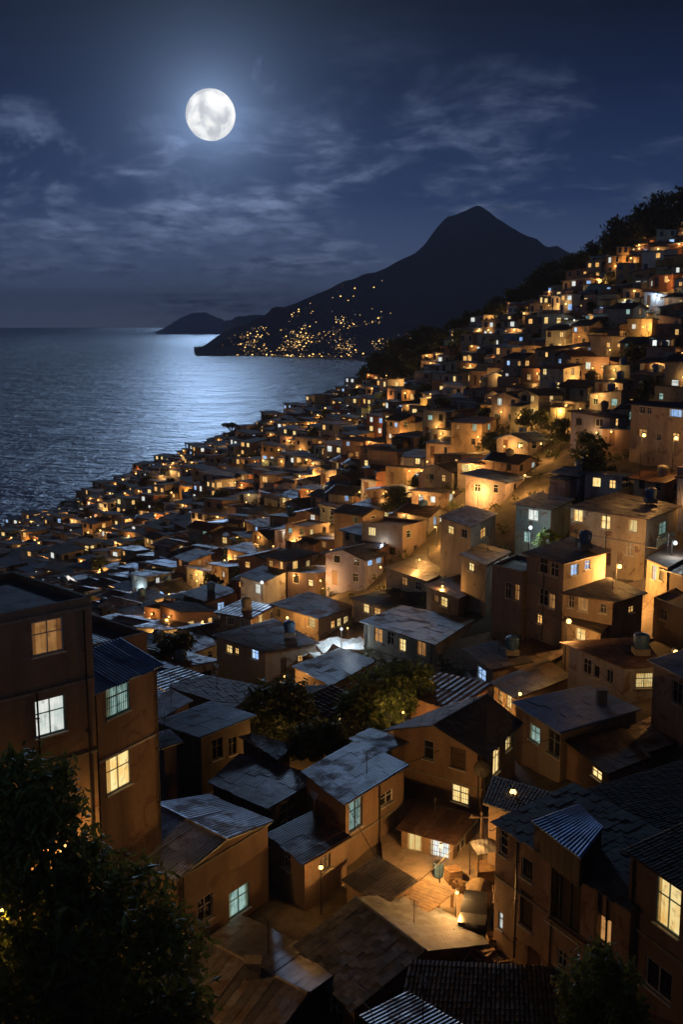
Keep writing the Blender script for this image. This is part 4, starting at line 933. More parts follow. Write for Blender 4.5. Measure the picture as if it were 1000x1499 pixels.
near_lamp(590, 1040, 84, 'orange', 450, 'orange lamp behind the broad bushy tree')
near_lamp(190, 1345, 40.3, 'orange', 45, 'added orange lamp hidden behind the big leafy tree to light its leaves')  # extra lamp added behind the crown so light comes through the leaves
near_lamp(470, 1262, 57, 'orange', 90, 'orange lamp in the gap below the house with the white framed window')
near_lamp(405, 1085, 78, 'orange', 450, 'orange lamp behind the dark bushy tree')

# ------------------------------------------------------------------ the hillside houses
E1 = Vector((math.cos(math.radians(-48)), math.sin(math.radians(-48)), 0)); E2 = Vector((-E1.y, E1.x, 0))
WALLS = [('beige', (.42, .33, .24)), ('cream', (.5, .44, .34)), ('ochre', (.42, .27, .13)), ('brown', (.26, .17, .11)), ('grey', (.3, .29, .28)), ('white', (.58, .57, .55)), ('clay red', (.3, .13, .08)), ('pale teal', (.27, .38, .37)), ('pale blue', (.28, .35, .48)), ('pink', (.48, .3, .26))]
ROOFS = [('black', (.04, .039, .042)), ('slate grey', (.085, .09, .105)), ('rusty', (.11, .055, .035)), ('silver tin', (.34, .37, .43)), ('blue', (.05, .11, .26)), ('brown', (.07, .043, .033)), ('grey concrete', (.14, .13, .125))]
LITS = ['lit_warm', 'lit_warm', 'lit_yellow', 'lit_yellow', 'lit_white', 'lit_teal', 'lit_blue', 'lit_dim']
def pbox(pts):
    q = [project(p) for p in pts]; return min(a for a, _ in q), min(b for _, b in q), max(a for a, _ in q), max(b for _, b in q)
HBOX = []
for h_ in HOUSES:
    pts = [*h_['corners'], *[Vector((p.x, p.y, h_['zg'] + .8)) for p in h_['corners']]]; HBOX.append((pbox(pts), h_['mid'].y, h_['mid']))
def in_poly(x, y, poly, m):
    cx = sum(p[0] for p in poly) / 4; cy = sum(p[1] for p in poly) / 4
    inside = True
    for k in range(4):
        (ax, ay), (bx, by) = poly[k], poly[(k + 1) % 4]; dx, dy = bx - ax, by - ay; l = math.hypot(dx, dy)
        if (dx * (y - ay) - dy * (x - ax)) / l < -m: inside = False
    return inside
cells = []
for i in range(-80, 120):
    for j in range(-80, 120):
        o = E1 * (i * 6.3 + (j % 2) * 2.6) + E2 * (j * 6.5) + Vector((20, 220, 0)); x, y = o.x + R.uniform(-.7, .7), o.y + R.uniform(-.7, .7)
        rr = (R.random(), R.random(), R.random(), R.random())
        if y < 84 or y > 425 or abs(x / y) > .37: continue
        cells.append((y, x, rr, R.randrange(1 << 30)))
cells.sort(); plans = []
nHero = len(HOUSES)
for y, x, rr, seed in cells:
    g = ground_z(x, y); u = x / y
    if g < 1.2 or y > crest_y(500 + F * .99 * u) + 6: continue
    if any(in_poly(x, y, h['poly'], 3.3) for h in HOUSES[:nHero]): continue
    v = Vector((x, y, 0)).normalized()
    blocked = False
    for cx, cy in CLEAR:
        dx, dy = x - cx, y - cy; t = -(dx * v.x + dy * v.y)
        if (dx * dx + dy * dy) < 8.5 or (0 < t < 4.6 and abs(dx * v.y - dy * v.x) < 2.3): blocked = True
    r = random.Random(seed)
    pxx, pyy = project((x, y, g))
    crestzone = pxx > 525 and pyy < float(np.interp(pxx, [525, 600, 640, 700, 760, 800, 850, 900, 950, 1000], [566, 552, 524, 480, 450, 434, 410, 380, 352, 332])) + 6
    if blocked or rr[0] < (.085 if not crestzone else .97):
        if (not blocked and (not crestzone or rr[1] < .85)) or rr[1] < .12: plans.append(('tree', x, y, g, r))
        continue
    w, d = r.uniform(4.3, 6.5), r.uniform(4.1, 5.7); ang = math.radians(r.gauss(0, 8) + 9 * math.sin(x * .021 + y * .013)); st = 1 if rr[2] < (.74 if y < 170 else .86) else 2
    e1 = Vector((E1.x * math.cos(ang) - E1.y * math.sin(ang), E1.x * math.sin(ang) + E1.y * math.cos(ang), 0)); e2 = Vector((-e1.y, e1.x, 0)); c0 = Vector((x, y, 0))
    fp = [c0 - e1 * w / 2 - e2 * d / 2, c0 + e1 * w / 2 - e2 * d / 2, c0 + e1 * w / 2 + e2 * d / 2, c0 - e1 * w / 2 + e2 * d / 2]
    fp = [p + e1 * r.uniform(-.35, .35) + e2 * r.uniform(-.35, .35) for p in fp]
    gz = [ground_z(p.x, p.y) for p in fp]; zg = sum(gz) / 4 - .2; zt = zg + 2.2 * st + r.uniform(-.1, .5)
    bb = pbox([Vector((p.x, p.y, zt)) for p in fp] + [Vector((p.x, p.y, zg)) for p in fp]); bad = False
    for (b, hy, hm) in HBOX:
        if hy > y:
            ox = min(bb[2], b[2]) - max(bb[0], b[0]); oy = min(bb[3], b[3]) - max(bb[1], b[1])
            if ox > 0 and oy > 0 and ox * oy > .2 * (b[2] - b[0]) * (b[3] - b[1]): bad = True
    if bad:
        if rr[1] < .3: plans.append(('tree', x, y, g, r))
        continue
    if bb[2] < -12 or bb[0] > 1012: continue
    plans.append(('house', x, y, g, r, fp, zg, zt, st, bb))
N_INDIV = 300 - nHero
GEN = []; MASS = []
for p in plans:
    if p[0] == 'tree':
        _, x, y, g, r = p; place_tree(Vector((x, y, g)), r.uniform(1.4, 2.9) * (1.35 if y > 290 and x > 20 else 1), r.choice((0, 0, 1, 2)), r.uniform(0, 6)); continue
    (GEN if len(GEN) < N_INDIV else MASS).append(p)
TANKS = []
def extras(root, fp, zg, zt, st, wc, rc, wm, r):
    """lean-to, balcony, antenna and tank that make each house its own"""
    base = root.location; Z = Vector((0, 0, 1))
    if r.random() < .62:
        k = r.choice((0, 0, 1, 1, 3)); a, b = fp[k], fp[(k + 1) % 4]; T = (b - a).normalized(); N = Vector((T.y, -T.x, 0)); L = (b - a).length
        u0 = r.uniform(0, L * .45); u1 = min(L, u0 + L * r.uniform(.4, .65)); d = r.uniform(1.3, 2.3); h = min(zt - zg - .15, r.uniform(2.1, 2.9)); P = lambda u, n, z: a + T * u + N * n + Z * z
        mb = MB(); lo = zg - 3; h2 = h - r.uniform(.2, .5)
        mb.face((P(u0, d, lo), P(u1, d, lo), P(u1, d, zg + h2), P(u0, d, zg + h2))); mb.face((P(u0, 0, lo), P(u0, d, lo), P(u0, d, zg + h2), P(u0, 0, zg + h))); mb.face((P(u1, d, lo), P(u1, 0, lo), P(u1, 0, zg + h), P(u1, d, zg + h2)))
        e = mb.build('extension', 'weathered_boards' if r.random() < .3 else wm, root, base, tuple(c * r.uniform(.7, 1.1) for c in wc))
        rb = MB(); o = .25; roof_patch(rb, P(u0 - o, d + o, zg + h2 - .04), P(u1 + o, d + o, zg + h2 - .04), P(u1 + o, .01, zg + h + .02), P(u0 - o, .01, zg + h + .02), 'tin_far', r)
        rb.build('roof', 'corrugated_tin', e, base, tuple(c * r.uniform(.7, 1.5) for c in (rc if r.random() < .4 else r.choice(ROOFS)[1])))
        if r.random() < .5: window_part(root, base, P((u0 + u1) / 2 - .4, d + .14, zg + .9), T, N, .8, .9, r.choice(LITS) if r.random() < .4 else 'dark_glass', 1)
    if st > 1 and r.random() < .22:
        k = r.choice((0, 1)); a, b = fp[k], fp[k + 1]; T = (b - a).normalized(); N = Vector((T.y, -T.x, 0)); L = (b - a).length; z = zg + (zt - zg) / st; c = a + T * L / 2
        mb = MB(); ax = (T, N, Z); mb.box(c + N * .5 + Z * z, (L * .7, 1.0, .12), ax); bal = mb.build('balcony', 'concrete', root, base)
        mb = MB(); mb.box(c + N * .97 + Z * (z + .95), (L * .7, .05, .06), ax)
        for q in range(9): mb.box(c + T * L * .7 * (q / 8 - .5) * .98 + N * .97 + Z * (z + .5), (.04, .04, .9), ax)
        mb.build('railing', 'dark_metal', bal, base)
    if r.random() < .42:
        p = fp[3].lerp(fp[1], r.uniform(.3, .7)) + Z * (zt - .1); mb = MB(); hh = r.uniform(1.6, 2.6); mb.tube([p, p + Z * hh], .03, 4)
        for q in range(4): mb.box(p + Z * (hh - .12 * q), (.9 - .15 * q, .03, .03), (E1, E2, Z))
        mb.build('antenna', 'dark_metal', root, base)
    if r.random() < .2: TANKS.append((fp[3].lerp(fp[1], r.uniform(.35, .65)) + Z * (zt + .2), r.random()))
def lit_plan(r, w, d, st, zg, zt):
    """windows on the two fronts: (wall, u centre, z0, w, h, kind)"""
    out = []; hs = (zt - zg) / st; p = .42 if r.random() < .8 else .75; main = r.choice(LITS)
    for k, L in ((0, w), (1, d), (2, w)):
        for f in range(st):
            n = 2 if k != 1 else (1 if r.random() < .6 else 2)
            if k == 2 and r.random() < .7: continue
            for q in range(n):
                if r.random() < .15: continue
                kind = (main if r.random() < .7 else r.choice(LITS)) if r.random() < p else 'dark_glass'
                ww = r.choice((.8, .9, 1.0, 1.2)); hh = r.choice((1.0, 1.1, 1.25)); u = L * (q + .5) / n + r.uniform(-.4, .4)
                if f == 0 and k == 0 and q == 0 and r.random() < .5: out.append((k, u, zg + .1, .9, 2.0, 'door')); continue
                out.append((k, u, zg + f * hs + .95, ww, hh, kind))
    return out
for (_, x, y, g, r, fp, zg, zt, st, bb) in GEN:
    wn, wc = r.choices(WALLS, (20, 12, 16, 14, 10, 8, 7, 4, 4, 5))[0]; rn, rc = r.choices(ROOFS, (24, 22, 14, 6, 8, 18, 8))[0]
    wc = tuple(min(.65, c * r.uniform(.85, 1.15)) for c in wc); w = (fp[1] - fp[0]).length; d = (fp[2] - fp[1]).length
    if rn == 'grey concrete': rs = S(rc, 'slab', 'flat', parapet=r.choice((.3, .5)))
    else:
        typ = r.choices(('shed', 'gable_ab', 'gable_bc'), (60, 22, 18))[0]; rs = S(rc, 'tin_far' if rn not in ('black', 'brown') or r.random() < .5 else 'tile_far', typ, h=r.uniform(.5, 1.0), over=r.uniform(.3, .65))
    dz = r.uniform(.2, .8) if rs['type'] == 'shed' else 0
    tilt = r.choice(((0, 0, 1, 1), (0, 0, 1, 1), (1, 1, 0, 0), (0, 1, 1, 0), (1, 0, 0, 1)))
    cs = [Vector((p.x, p.y, zt + dz * t)) for p, t in zip(fp, tilt)]
    wl = lit_plan(r, w, d, st, zg, zt); wins = [(k, u - ww / 2, u + ww / 2, z0, z0 + hh, kind) for k, u, z0, ww, hh, kind in wl]
    wm = 'bare_brick' if wn == 'clay red' and r.random() < .8 else 'stained_plaster'
    root = house('house', cs, zg, wc, rs, wins, wm, detail=1, rnd=r)
    lit = sorted({k for *_, k in wl if k.startswith('lit')}); nl = sum(1 for q in root.children if q.name.startswith('window') and any(c.data.materials and c.data.materials[0].name.startswith('lit') for c in q.children))
    HOUSES[-1].update(gen=True, wall='brick' if wm == 'bare_brick' else wn, roof=rn, rtype=rs['type'], st=st, nl=nl, lit=lit, bb=bb)
    extras(root, fp, zg, zt, st, wc, rc, wm, r)
    # many houses have a bare bulb under the eave
    if r.random() < (.42 if root.location.y < 210 else .3):
        k = 0 if r.random() < .7 else 1; a, b = fp[k], fp[k + 1]; T = (b - a).normalized(); N = Vector((T.y, -T.x, 0)); pos = a + (b - a) * r.uniform(.25, .75) + N * .45; pos.z = zg + min(2.35, zt - zg - .25)
        mb = MB(); mb.box(pos - N * .22 + Vector((0, 0, .12)), (.05, .5, .04), (T, N, Vector((0, 0, 1)))); f = mb.build('lamp_bracket', 'dark_metal', root, root.location)
        mb = MB(); mb.lathe(pos, [(.05, -.14), (.11, -.06), (.11, .03), (.05, .1)], 8); kind = 'orange' if r.random() < .86 else 'white'
        mb.build('bulb', 'sodium_bulb' if kind == 'orange' else 'white_bulb', f, root.location)
        add_light(pos + N * .25 - root.location, kind, r.uniform(120, 480), root, .12)

def build_mass():
    """the far part of the town, past the houses one can count"""
    mb = MB(); hue = []
    MI = {'lit_warm': 1, 'lit_yellow': 2, 'lit_white': 3, 'lit_blue': 4, 'dark_glass': 5, 'lit_teal': 3, 'lit_dim': 1}
    def put(pts, col, mi=0): mb.face(pts, .5, mi); hue.append((*col, 1))
    for (_, x, y, g, r, fp, zg, zt, st, bb) in MASS:
        wc = r.choices(WALLS, (20, 12, 16, 14, 10, 8, 7, 4, 4, 5))[0][1]; rc = r.choices(ROOFS, (24, 22, 14, 6, 8, 18, 8))[0][1]
        Zv = lambda p, z: Vector((p.x, p.y, z)); tz = [0, 0, 0, 0]; dz = r.uniform(.1, .7); tl = r.choice(((0, 0, 1, 1), (1, 1, 0, 0), (0, 1, 1, 0), (1, 0, 0, 1)))
        tops = [Zv(p, zt + dz * t) for p, t in zip(fp, tl)]
        for k in range(4): put((Zv(fp[k], zg - 3), Zv(fp[(k + 1) % 4], zg - 3), tops[(k + 1) % 4], tops[k]), wc)
        mid = sum(tops, Vector()) / 4; o = [mid + (p - mid) * 1.17 for p in tops]; up = Vector((0, 0, .12))
        nr = 5
        for q in range(nr):
            a0, a1 = q / nr, (q + 1) / nr; k_ = r.uniform(.65, 1.25); put((o[0].lerp(o[1], a0) + up, o[0].lerp(o[1], a1) + up, o[3].lerp(o[2], a1) + up, o[3].lerp(o[2], a0) + up), tuple(c * k_ for c in rc))
        put(tuple(p - up * .2 for p in o[::-1]), rc)
        for k in range(4): put((o[k] - up * .2, o[(k + 1) % 4] - up * .2, o[(k + 1) % 4] + up, o[k] + up), rc)
        if r.random() < .6:                                     # lean-to
            k = r.choice((0, 0, 1)); a, b = fp[k], fp[k + 1]; T = (b - a).normalized(); N = Vector((T.y, -T.x, 0)); L = (b - a).length; u0 = r.uniform(0, L * .4); u1 = u0 + L * .55; dd = r.uniform(1.2, 2.0); hh_ = r.uniform(1.7, 2.2)
            Q = lambda u, n, z: a + T * u + N * n + Vector((0, 0, zg + z)); ec = tuple(c * r.uniform(.6, 1.1) for c in wc)
            put((Q(u0, dd, -3), Q(u1, dd, -3), Q(u1, dd, hh_ - .3), Q(u0, dd, hh_ - .3)), ec); put((Q(u0, 0, -3), Q(u0, dd, -3), Q(u0, dd, hh_ - .3), Q(u0, 0, hh_)), ec); put((Q(u1, dd, -3), Q(u1, 0, -3), Q(u1, 0, hh_), Q(u1, dd, hh_ - .3)), ec)
            put((Q(u0 - .3, dd + .3, hh_ - .3), Q(u1 + .3, dd + .3, hh_ - .3), Q(u1 + .3, 0, hh_ + .06), Q(u0 - .3, 0, hh_ + .06)), r.choice(ROOFS)[1])
        w = (fp[1] - fp[0]).length; d = (fp[2] - fp[1]).length
        for k, u, z0, ww, hh, kind in lit_plan(r, w, d, st, zg, zt):
            a, b = fp[k], fp[(k + 1) % 4]; T = (b - a).normalized(); N = Vector((T.y, -T.x, 0)); c = a + T * u + Vector((0, 0, z0 + hh / 2)) + N * .03
            if kind == 'door': kind = 'dark_glass'
            n0 = len(mb.f); mb.box(c, (ww * 1.05, .08, hh), (T, N, Vector((0, 0, 1))), .5, MI[kind]); hue.extend([(.2, .2, .2, 1)] * (len(mb.f) - n0))
        if r.random() < .24:
            a, b = fp[0], fp[1]; T = (b - a).normalized(); N = Vector((T.y, -T.x, 0)); pos = a + (b - a) * r.uniform(.2, .8) + N * .5; pos.z = zg + 2.3
            n0 = len(mb.f); mb.box(pos, (.3, .3, .3), None, .5, 6); hue.extend([(1, 1, 1, 1)] * (len(mb.f) - n0))
            add_light(pos + N * .35, 'orange', r.uniform(80, 300), None, .2)
    ob = mb.build('distant_houses', ['distant_plaster', 'lit_warm', 'lit_yellow', 'lit_white', 'lit_blue', 'dark_glass', 'sodium_bulb'])
    a = ob.data.attributes.new('hue', 'FLOAT_COLOR', 'FACE'); a.data.foreach_set('color', np.array(hue, dtype=np.float32).ravel())
    tag(ob, 'mass of small distant houses with scattered lit windows along the far slope', 'distant houses', None, 'stuff')
build_mass()
print('HOUSES individual', len(HOUSES), 'mass', len(MASS), 'trees', len(TREES), 'lamps', len(LAMPS), 'lights', len(bpy.data.lights))

def water_tanks():
    def proto(mat):
        t = empty('water_tank', (0, 0, -300)); mb = MB(); mb.lathe((0, 0, .25), [(.5, 0), (.62, .5), (.64, .95), (.58, 1.0)], 14); mb.build('tank', mat, t, (0, 0, 0), smooth=False)
        mb = MB(); mb.lathe((0, 0, 1.25), [(.6, 0), (.58, .1), (.2, .22), (.1, .26)], 14); mb.build('lid', mat, t, (0, 0, 0))
        mb = MB(); mb.box((0, 0, .0), (1.2, 1.2, .5)); mb.build('plinth', 'concrete', t, (0, 0, 0)); return t
    P = [proto('plastic_tank'), proto('concrete')]; used = set(); out = []
    for p, q in TANKS:
        k = 0 if q < .65 else 1; o = copy_tree(P[k]) if k in used else P[k]; used.add(k); o.location = p; out.append((o, k))
    for k in (0, 1):
        if k not in used:
            for c in list(P[k].children): bpy.data.objects.remove(c)
            bpy.data.objects.remove(P[k])
    return out
TANK_OBJS = water_tanks()

def undergrowth():
    r = random.Random(77); cl = []; 
    for y, x, rr, sd in cells:
        if y > 330: continue
        for q in range(3):
            a = Vector((x, y, 0)) + E1 * r.uniform(-4, 4) + E2 * r.uniform(3.4, 4.6) * r.choice((-1, 1)); g = ground_z(a.x, a.y)
            if g < 1.5 or any(in_poly(a.x, a.y, h['poly'], .8) for h in HOUSES[:nHero]): continue
            s_ = r.uniform(.5, 1.15); cl.append(((a.x, a.y, g + s_ * .4), (s_, s_, s_ * .9)))
    o = bpy.data.objects.new('undergrowth', leaf_mesh('undergrowth', cl, len(cl) * 42, .24, 78, 'leaf_dark')); COL.objects.link(o)
    tag(o, 'low dark bushes and weeds filling the gaps between the houses', 'undergrowth', None, 'stuff')
undergrowth()

# ------------------------------------------------------------------ things in the alley and on the walls
def truck():
    c = at(697, 1338, 55.5); g = ground_z(c.x, c.y) + .16; root = empty('truck', (c.x, c.y, g), math.radians(-14)); root.scale = (.88,) * 3
    tag(root, 'small dark truck with a tan canvas load parked in the lamp lit alley', 'truck'); Z0 = (0, 0, 0)
    mb = MB()                                   # cab: faces the camera (-y)
    prof = [(-2.15, .45), (-2.2, .95), (-1.35, 1.12), (-.95, 1.78), (.15, 1.82), (.2, .45)]
    for sx in (-1, 1):
        pts = [(sx * (.82 if z < 1.3 else .70), y, z) for y, z in prof]; mb.face(pts if sx > 0 else pts[::-1])
    for k in range(len(prof)):
        (y0, z0), (y1, z1) = prof[k], prof[(k + 1) % len(prof)]; w0, w1 = (.82 if z0 < 1.3 else .70), (.82 if z1 < 1.3 else .70)
        mb.face([(-w0, y0, z0), (w0, y0, z0), (w1, y1, z1), (-w1, y1, z1)])
    mb.build('cab', 'car_paint', root, Z0)
    mb = MB(); mb.face([(-.70, -1.31, 1.2), (.70, -1.31, 1.2), (.62, -1.0, 1.72), (-.62, -1.0, 1.72)]); mb.build('windscreen', 'dark_glass', root, Z0)
    for sx in (-1, 1):
        mb = MB(); mb.face([(sx * .80, -1.15, 1.2), (sx * .80, -.1, 1.2), (sx * .715, -.1, 1.7), (sx * .715, -.85, 1.7)]); mb.build('side_window', 'dark_glass', root, Z0)
        mb = MB(); mb.lathe((sx * .58, -2.2, .72), [(.05, -.02), (.13, 0), (.13, .04)], 10); h = mb.build('headlight', 'chrome', root, Z0)
        for y in (-1.5, 1.35):
            mb = MB(); mb.tube([(sx * .66, y, .36), (sx * .86, y, .36)], .36, 16); w = mb.build('wheel', 'rubber', root, Z0)
            mb = MB(); mb.tube([(sx * .86, y, .36), (sx * .885, y, .36)], .18, 12); mb.build('rim', 'chrome', w, Z0)
    mb = MB(); mb.box((0, -2.23, .5), (1.66, .14, .2)); mb.build('bumper', 'dark_metal', root, Z0)
    mb = MB(); [mb.box((0, -2.21, .7 + .07 * q), (.8, .05, .03)) for q in range(4)]; mb.build('grille', 'chrome', root, Z0)
    mb = MB(); mb.box((0, 1.1, .75), (1.7, 1.85, .25)); mb.build('bed', 'plank_wood', root, Z0)
    mb = MB()
    for k in range(10):
        a0, a1 = math.pi * k / 10, math.pi * (k + 1) / 10; f = lambda a: (-.8 * math.cos(a), 1.0 + .75 * math.sin(a) ** .7)
        (x0, z0), (x1, z1) = f(a0), f(a1); mb.face([(x0, .25, z0), (x1, .25, z1), (x1, 2.0, z1), (x0, 2.0, z0)]); mb.face([(x0, .25, z0), (x0, .25, .88), (x1, .25, .88), (x1, .25, z1)]); mb.face([(x0, 2.0, z0), (x1, 2.0, z1), (x1, 2.0, .88), (x0, 2.0, .88)])
    mb.build('canvas_load', 'tan_cargo', root, Z0)
truck()
def deck():
    c = at(618, 1316, 56.5); g = ground_z(c.x, c.y) + .14; root = empty('wooden_platform', (c.x, c.y, g), math.radians(-38)); tag(root, 'low plank platform with a step beside the shop in the alley', 'platform')
    mb = MB(); r = random.Random(4)
    for k in range(11): mb.box((0, -1.5 + k * .3, .98 + r.uniform(-.012, .012)), (2.5, .27, .06))
    mb.build('deck', 'plank_wood', root, (0, 0, 0))
    mb = MB(); mb.box((0, 0, .88), (2.3, 3.0, .12)); mb.build('frame', 'plank_wood', root, (0, 0, 0))
    for sx in (-1, 1):
        for sy in (-1, 0, 1): mb = MB(); mb.box((sx * 1.1, sy * 1.4, .4), (.14, .14, .9)); mb.build('post', 'plank_wood', root, (0, 0, 0))
    mb = MB(); mb.box((1.55, -.6, .5), (.6, 1.2, .07)); mb.box((1.5, -.6, .22), (.5, 1.1, .5)); mb.build('step', 'plank_wood', root, (0, 0, 0))
deck()
def covered_stall():
    c = at(712, 1282, 59.5); g = ground_z(c.x, c.y) + .14; root = empty('stall', (c.x, c.y, g), .2); tag(root, 'small stall under a white tarpaulin hood behind the truck', 'stall')
    mb = MB(); n = 10
    for i in range(n):
        for j in range(n):
            f = lambda a, b: ((a / n - .5) * 1.7, (b / n - .5) * 1.7, 2.0 + .45 * math.cos((a / n - .5) * 2.6) * math.cos((b / n - .5) * 2.6) + .03 * math.sin(a * 1.9 + b))
            mb.face([f(i, j), f(i + 1, j), f(i + 1, j + 1), f(i, j + 1)])
    mb.build('hood', 'white_tarp', root, (0, 0, 0))
    for sx in (-1, 1):
        for sy in (-1, 1): mb = MB(); mb.tube([(sx * .75, sy * .75, 0), (sx * .75, sy * .75, 2.05)], .035, 6); mb.build('post', 'dark_metal', root, (0, 0, 0))
    mb = MB(); mb.box((0, 0, .85), (1.4, 1.4, .08)); mb.box((0, -.65, .45), (1.4, .05, .8)); mb.build('counter', 'plank_wood', root, (0, 0, 0))
covered_stall()
def tarps():
    for q, (px, py, Y, w, d, rz, lab) in enumerate([(508, 944, 112, 5.6, 4.2, .5, 'crumpled pale tarpaulin under a white lamp left of the long cream house'), (474, 956, 111, 4.0, 3.4, -.2, 'smaller pale tarpaulin lying left of the crumpled one under the white lamp')]):
        c = at(px, py, Y); g = max(ground_z(c.x, c.y) + .3, c.z - .4); r = np.random.default_rng(q + 3); n = 22; H = np.zeros((n + 1, n + 1))
        for k in (3, 6, 11):
            G = r.normal(size=(k, k)); H += np.array([[np.interp(j / n * (k - 1), range(k), [np.interp(i / n * (k - 1), range(k), G[:, c_]) for c_ in range(k)]) for j in range(n + 1)] for i in range(n + 1)]) * (.75 / k ** .8)
        mb = MB()
        f = lambda i, j: ((i / n - .5) * w, (j / n - .5) * d, H[i, j] * .8 + .5)
        for i in range(n):
            for j in range(n): mb.face([f(i, j), f(i + 1, j), f(i + 1, j + 1)]); mb.face([f(i, j), f(i + 1, j + 1), f(i, j + 1)])
        o = mb.build('tarpaulin', 'white_tarp'); o.location = (c.x, c.y, g); o.rotation_euler.z = rz; tag(o, lab, 'tarpaulin')
tarps()
def dish():
    p = at(708, 1122, 67.4); root = empty('satellite_dish', p, math.radians(-20)); tag(root, 'round satellite dish on the corner of the dark ochre gabled house', 'satellite dish')
    mb = MB(); n = 16; rings = [[(rr * math.cos(2 * math.pi * k / n), -.35 + rr * rr * -.35, rr * math.sin(2 * math.pi * k / n) * 1.05) for k in range(n)] for rr in (.02, .2, .4, .55)]
    for a, b in zip(rings, rings[1:]):
        for k in range(n): mb.face([a[k], a[(k + 1) % n], b[(k + 1) % n], b[k]])
    mb.build('reflector', 'dark_metal', root, (0, 0, 0)); mb = MB(); mb.tube([(0, -.35, 0), (0, .1, -.05), (0, .4, -.25)], .035, 6); mb.build('mount', 'dark_metal', root, (0, 0, 0))
    mb = MB(); mb.tube([(0, -.4, -.5), (0, -.95, -.05)], .02, 5); mb.box((0, -.95, -.03), (.1, .1, .1)); mb.build('feed_arm', 'dark_metal', root, (0, 0, 0))
dish()

# ------------------------------------------------------------------ trim, pipes and cables on the near houses
def wall_axes(h, k):
    a, b = h['corners'][k], h['corners'][(k + 1) % 4]; T = Vector((b.x - a.x, b.y - a.y, 0)); L = T.length; T.normalize(); return Vector((a.x, a.y, 0)), T, Vector((T.y, -T.x, 0)), L, min(a.z, b.z)
def trim(idx, k, bands=(), pipes=(), col='concrete'):
    h = HOUSES[idx]; a, T, N, L, zt = wall_axes(h, k); base = h['root'].location; Z = Vector((0, 0, 1))
    for z in bands:
        mb = MB(); n = 12
        for q in range(n): mb.box(a + T * L * (q + .5) / n + N * .03 + Z * (zt - z + .006 * math.sin(q * 2.3)), (L / n, .1, .12), (T, N, Z))
        mb.build('string_course', col, h['root'], base)
    for u, z0, z1 in pipes:
        mb = MB(); p = a + T * L * u + N * .09; mb.tube([p + Z * (zt - z0), p + Z * (zt - (z0 + z1) / 2) + T * .03, p + Z * (zt - z1)], .05, 6)
        for q in range(3): mb.box(p + Z * (zt - z0 - (z1 - z0) * (q + .5) / 3) - N * .03, (.16, .12, .05), (T, N, Z))
        mb.build('drainpipe', 'dark_metal', h['root'], base)
HI = {h['label']: i for i, h in enumerate(HOUSES) if h['label']}
def find(t): return next(i for l, i in HI.items() if t in l)
trim(find('tall brown block'), 0, (.1, 3.6, 7.2), ((.93, .2, 12), (.55, 3.6, 11)))
trim(find('ochre annex'), 0, (3.75,), ((.96, .2, 9), (.08, .2, 9)), 'pale_trim')
rw = find('long peach'); trim(rw, 0, (.12, 2.9), ((.19, .3, 6.5), (.47, .2, 6.5), (.86, .2, 6)))
trim(find('dark ochre house'), 0, (2.55,), ((.97, .2, 5),)); trim(find('dark ochre house'), 1, (2.55,), ((.06, .2, 5),))
trim(find('narrow teal'), 1, (2.6,), ((.55, .2, 5),)); trim(find('blue and silver'), 1, (.15,), ((.05, .1, 4),))
trim(find('dark brown house at the right'), 0, (3.3,), ((.06, .2, 7),)); trim(find('long cream'), 0, (.15, 2.6), ((.02, .1, 3), (.97, .1, 3)))
trim(find('wide yellow'), 0, (2.7,), ((.5, .1, 6),)); trim(find('tall brown house of three'), 0, (2.8, 5.6), ((.5, .1, 8),))
def loggia_rail():
    h = HOUSES[rw]; a, T, N, L, zt = wall_axes(h, 0); Z = Vector((0, 0, 1)); mb = MB(); u0, u1 = L * .47, L * .80
    mb.box(a + T * (u0 + u1) / 2 + N * .16 + Z * (zt - 2.95), (u1 - u0, .3, .14), (T, N, Z)); mb.box(a + T * u0 + N * .1 + Z * (zt - 1.5), (.16, .2, 2.8), (T, N, Z)); mb.box(a + T * u1 + N * .1 + Z * (zt - 1.5), (.16, .2, 2.8), (T, N, Z))
    mb.build('loggia_frame', 'plank_wood', h['root'], h['root'].location)
loggia_rail()
def balcony():
    i = find('wide yellow'); h = HOUSES[i]; a, T, N, L, zt = wall_axes(h, 1); Z = Vector((0, 0, 1)); c = a + T * L * .3 + Z * (zt - 3.0); base = h['root'].location
    mb = MB(); mb.box(c + N * .6, (L * .55, 1.2, .14), (T, N, Z)); b = mb.build('balcony', 'concrete', h['root'], base); mb = MB(); mb.box(c + N * 1.15 + Z * 1.0, (L * .55, .06, .07), (T, N, Z))
    for q in range(16): mb.box(c + T * L * .55 * (q / 15 - .5) + N * 1.15 + Z * .5, (.04, .04, 1.0), (T, N, Z))
    mb.build('railing', 'window_frame_teal', b, base)
balcony()
